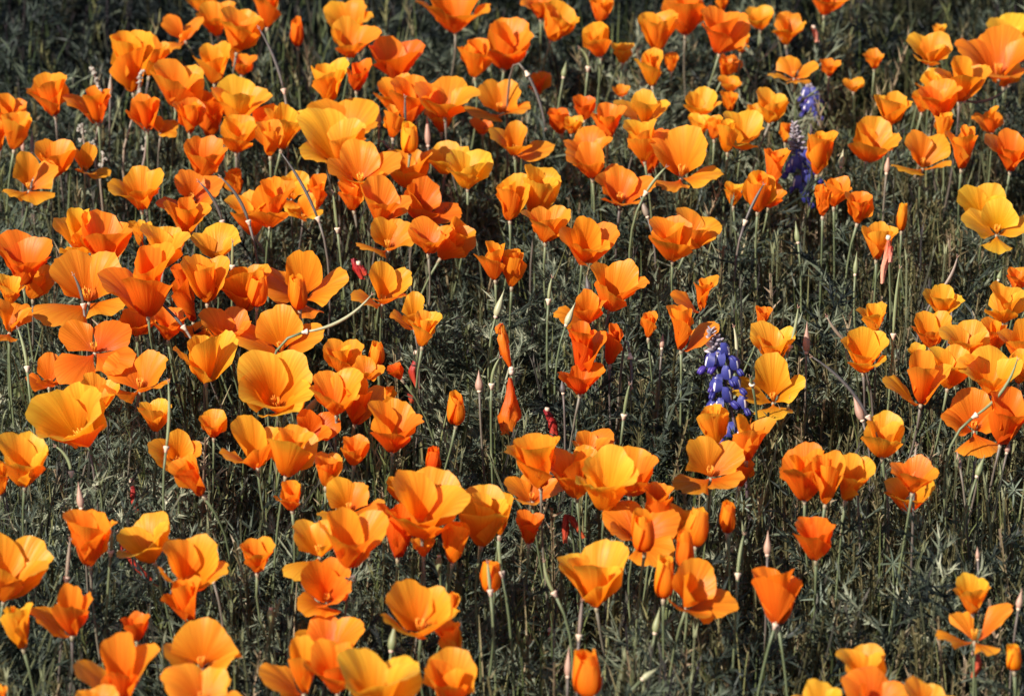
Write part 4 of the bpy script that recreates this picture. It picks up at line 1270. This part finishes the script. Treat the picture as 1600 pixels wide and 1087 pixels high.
lupine('blue lupine spike with grey tip standing in front of yellow-orange petals, nearest lupine',
       [(1113, 524), (1122, 552), (1133, 595), (1141, 632), (1149, 668), (1157, 705), (1166, 745)],
       [(1104, 573), (1119, 571), (1137, 557), (1151, 577), (1139, 592), (1117, 603), (1116, 612), (1154, 607), (1140, 627), (1119, 641), (1110, 646), (1163, 638), (1134, 681), (1152, 688)],
       ((1111, 515), (1122, 553), 11), .14, 5, .0148)
lupine('blue lupine with long pale tip in the upper right, left of a three-pointed poppy',
       [(1241, 196), (1244, 232), (1252, 265), (1259, 300), (1264, 340)],
       [(1251, 250), (1264, 252), (1237, 262), (1253, 264), (1241, 293), (1262, 281), (1274, 279), (1259, 304), (1262, 316), (1246, 256), (1268, 262), (1232, 270), (1268, 290)],
       ((1241, 193), (1248, 242), 9), .15, 6, .0138, True)
lupine('small blurred blue lupine, farthest and highest of the lupines, upper right',
       [(1264, 140), (1266, 160), (1267, 185), (1268, 215)],
       [(1255, 152), (1265, 153), (1271, 160), (1279, 156), (1256, 176), (1279, 181), (1275, 189), (1262, 168), (1258, 160), (1272, 172)],
       ((1264, 134), (1265, 150), 5), .15, 8, .0118)

# ------------------------------------------------------------------ white-flowered stalks, upper left
def blossom_stalk(label, path, clusters, seed, s=.0030):
    r = random.Random(seed)
    ref = ray_to_height(*path[-1], .19)
    pts = [px_pt(a, b, ref) for a, b in path]
    g = np.array([pts[-1][0] + .012, ref[1] + .02, 0.0])
    t = thing('white_flowered_stalk', g, label, 'wildflower', 'fuzzy white-flowered stalks')
    full = np.array([g] + pts[::-1]); tt = np.linspace(0, 1, len(full)); ss = np.linspace(0, 1, 12)
    P = np.stack([np.interp(ss, tt, full[:, k]) for k in range(3)], -1)
    v, fc = tube(P, np.linspace(.0017, .0010, 12).tolist(), 6); mesh_obj('stem', v, fc, PODP, t)
    for a, b, n in clusters:
        c = px_pt(a, b, ref); A = Acc()
        for k in range(n):
            o = np.array([r.gauss(0, 1), r.gauss(0, 1), r.gauss(0, 1)]); o /= np.linalg.norm(o)
            rad = s * r.uniform(.35, .62)
            v, fc = ellipsoid(c + o * s * r.uniform(.3, 1.2), np.eye(3), (rad, rad, rad), 6, 4); A.add(v, fc)
            v, fc = tube([c, c + o * s * 1.7], [.0005, .0001], 3); A.add(v, fc)
        A.build('blossom_cluster', WHITEF, t)
blossom_stalk('tallest fuzzy white-flowered stalk, against the dark bank before a poppy, upper left', [(143, 108), (152, 130), (155, 165), (154, 195), (148, 228)],
              [(142, 108, 9), (147, 115, 9), (151, 126, 8), (152, 134, 7), (157, 142, 6), (155, 162, 4), (160, 183, 6), (152, 185, 4)], 1)
blossom_stalk('leaning fuzzy white-flowered stalk crossing a tall orange poppy, upper left', [(222, 110), (216, 140), (210, 175), (200, 208), (190, 245)],
              [(221, 111, 9), (219, 120, 9), (217, 130, 8), (218, 142, 6), (212, 156, 6), (208, 180, 6)], 2)
blossom_stalk('low fuzzy white-flowered stalk left of the tallest one', [(128, 194), (130, 215), (134, 240)], [(127, 195, 9), (124, 203, 8), (130, 205, 7), (128, 219, 4)], 3)
blossom_stalk('fuzzy white-flowered stalk right of the leaning one, between two poppies', [(231, 197), (229, 215), (226, 245), (222, 262)], [(231, 198, 9), (229, 206, 8), (228, 216, 7), (222, 233, 4)], 4)
blossom_stalk('short white-flowered stalk left of a hooked single petal', [(144, 224), (146, 240), (150, 262)], [(143, 224, 8), (147, 229, 6), (137, 228, 4)], 5)
blossom_stalk('white-flowered stalk crossing a hooked single petal', [(161, 238), (160, 256), (156, 285)], [(161, 240, 9), (163, 249, 8), (159, 259, 7), (157, 268, 5)], 6)
blossom_stalk('white-flowered stalk before the ragged poppy at the left edge', [(45, 252), (47, 275), (49, 305)], [(45, 252, 9), (48, 261, 8), (44, 270, 7), (50, 280, 4)], 7)

# ------------------------------------------------------------------ lupine leaves like stars, a bee
def star_leaf(label, px, py, h, size, seed):
    r = random.Random(seed); c = ray_to_height(px, py, h); g = np.array([c[0] + .01, c[1] + .03, 0])
    t = thing('lupine_leaf', g, label, 'leaf', 'star-shaped lupine leaves')
    v, fc = tube(bez(g, (g + c) / 2 + [0, 0, .03], c, 6), .0010, 5); mesh_obj('leaf_stalk', v, fc, STEM, t)
    nrm = np.array([r.uniform(-.3, .3), -.75, .6]); nrm /= np.linalg.norm(nrm)
    a_ = np.cross(nrm, [1, 0, 0.1]); a_ /= np.linalg.norm(a_); b_ = np.cross(nrm, a_)
    for k in range(8):
        q = k * 2 * math.pi / 8 + r.uniform(-.15, .15); L = size * r.uniform(.8, 1.1)
        d = math.cos(q) * a_ + math.sin(q) * b_; s = np.cross(nrm, d)
        vs = []; n = 6
        for j in range(n):
            f = j / (n - 1); w_ = size * .052 * math.sin(math.pi * (.06 + .9 * f ** .75)); lift = nrm * size * (.22 * f - .16 * f * f)
            for u in (-1, 0, 1): vs.append(c + d * L * f + s * u * w_ + lift + nrm * abs(u) * w_ * .5)
        fs = [(j * 3 + i, j * 3 + i + 1, (j + 1) * 3 + i + 1, (j + 1) * 3 + i) for j in range(n - 1) for i in (0, 1)]
        mesh_obj('leaflet', vs, fs, LLEAF, t)
star_leaf('star-shaped leaf near the right edge below the large open face', 1584, 765, .18, .018, 1)
star_leaf('star-shaped leaf just right of the lone rolled bud, lower centre right', 1192, 798, .18, .019, 2)
star_leaf('star-shaped leaf between the lone rolled bud and the furled group', 1160, 790, .175, .017, 3)
star_leaf('star-shaped leaf rising under the small crinkled cup, lower right', 1282, 935, .17, .020, 4)
star_leaf('star-shaped leaf above the trio of poppies right of the middle lupine', 1330, 130, .17, .018, 5)
star_leaf('star-shaped leaf beside the grass at the right, below the solitary flawless cup', 1395, 880, .17, .018, 6)

bi = next(f for f in fitted if 'carrying' not in f['q']['text'] and 'bowl with a dark bee' in f['q']['text'])
bref = heads[bi['i']][0] - FWD * .0
bc = px_pt(547, 903, bref) - FWD * .026
t = thing('bee', bc, 'small dark bee settled on the right petal of an orange bowl-shaped poppy', 'bee')
e3 = np.eye(3)
v, fc = ellipsoid(bc, e3, (.0019, .0019, .0018)); mesh_obj('thorax', v, fc, BEE, t)
v, fc = ellipsoid(bc + np.array([-.0030, 0, .0012]), e3, (.0014, .0013, .0013)); mesh_obj('head', v, fc, BEE, t)
v, fc = ellipsoid(bc + np.array([.0040, 0, -.0018]), rotm([0, 1, 0], .5), (.0030, .0017, .0017)); mesh_obj('abdomen', v, fc, BEE, t)
for sg in (-1, 1):
    w0 = bc + np.array([0, sg * .001, .0015])
    vs = [w0, w0 + [.003, sg * .0018, .0022], w0 + [.0060, sg * .0022, .0012], w0 + [.0045, sg * .0006, -.0002]]
    mesh_obj('wing', vs, [(0, 1, 2, 3)], PODP, t)
    for k in range(3):
        v, fc = tube([bc + [(k - 1) * .001, sg * .001, -.001], bc + [(k - 1) * .002, sg * .0028, -.0006], bc + [(k - 1) * .003, sg * .0034, -.0034]], .0002, 4)
        mesh_obj('leg', v, fc, BEE, t)
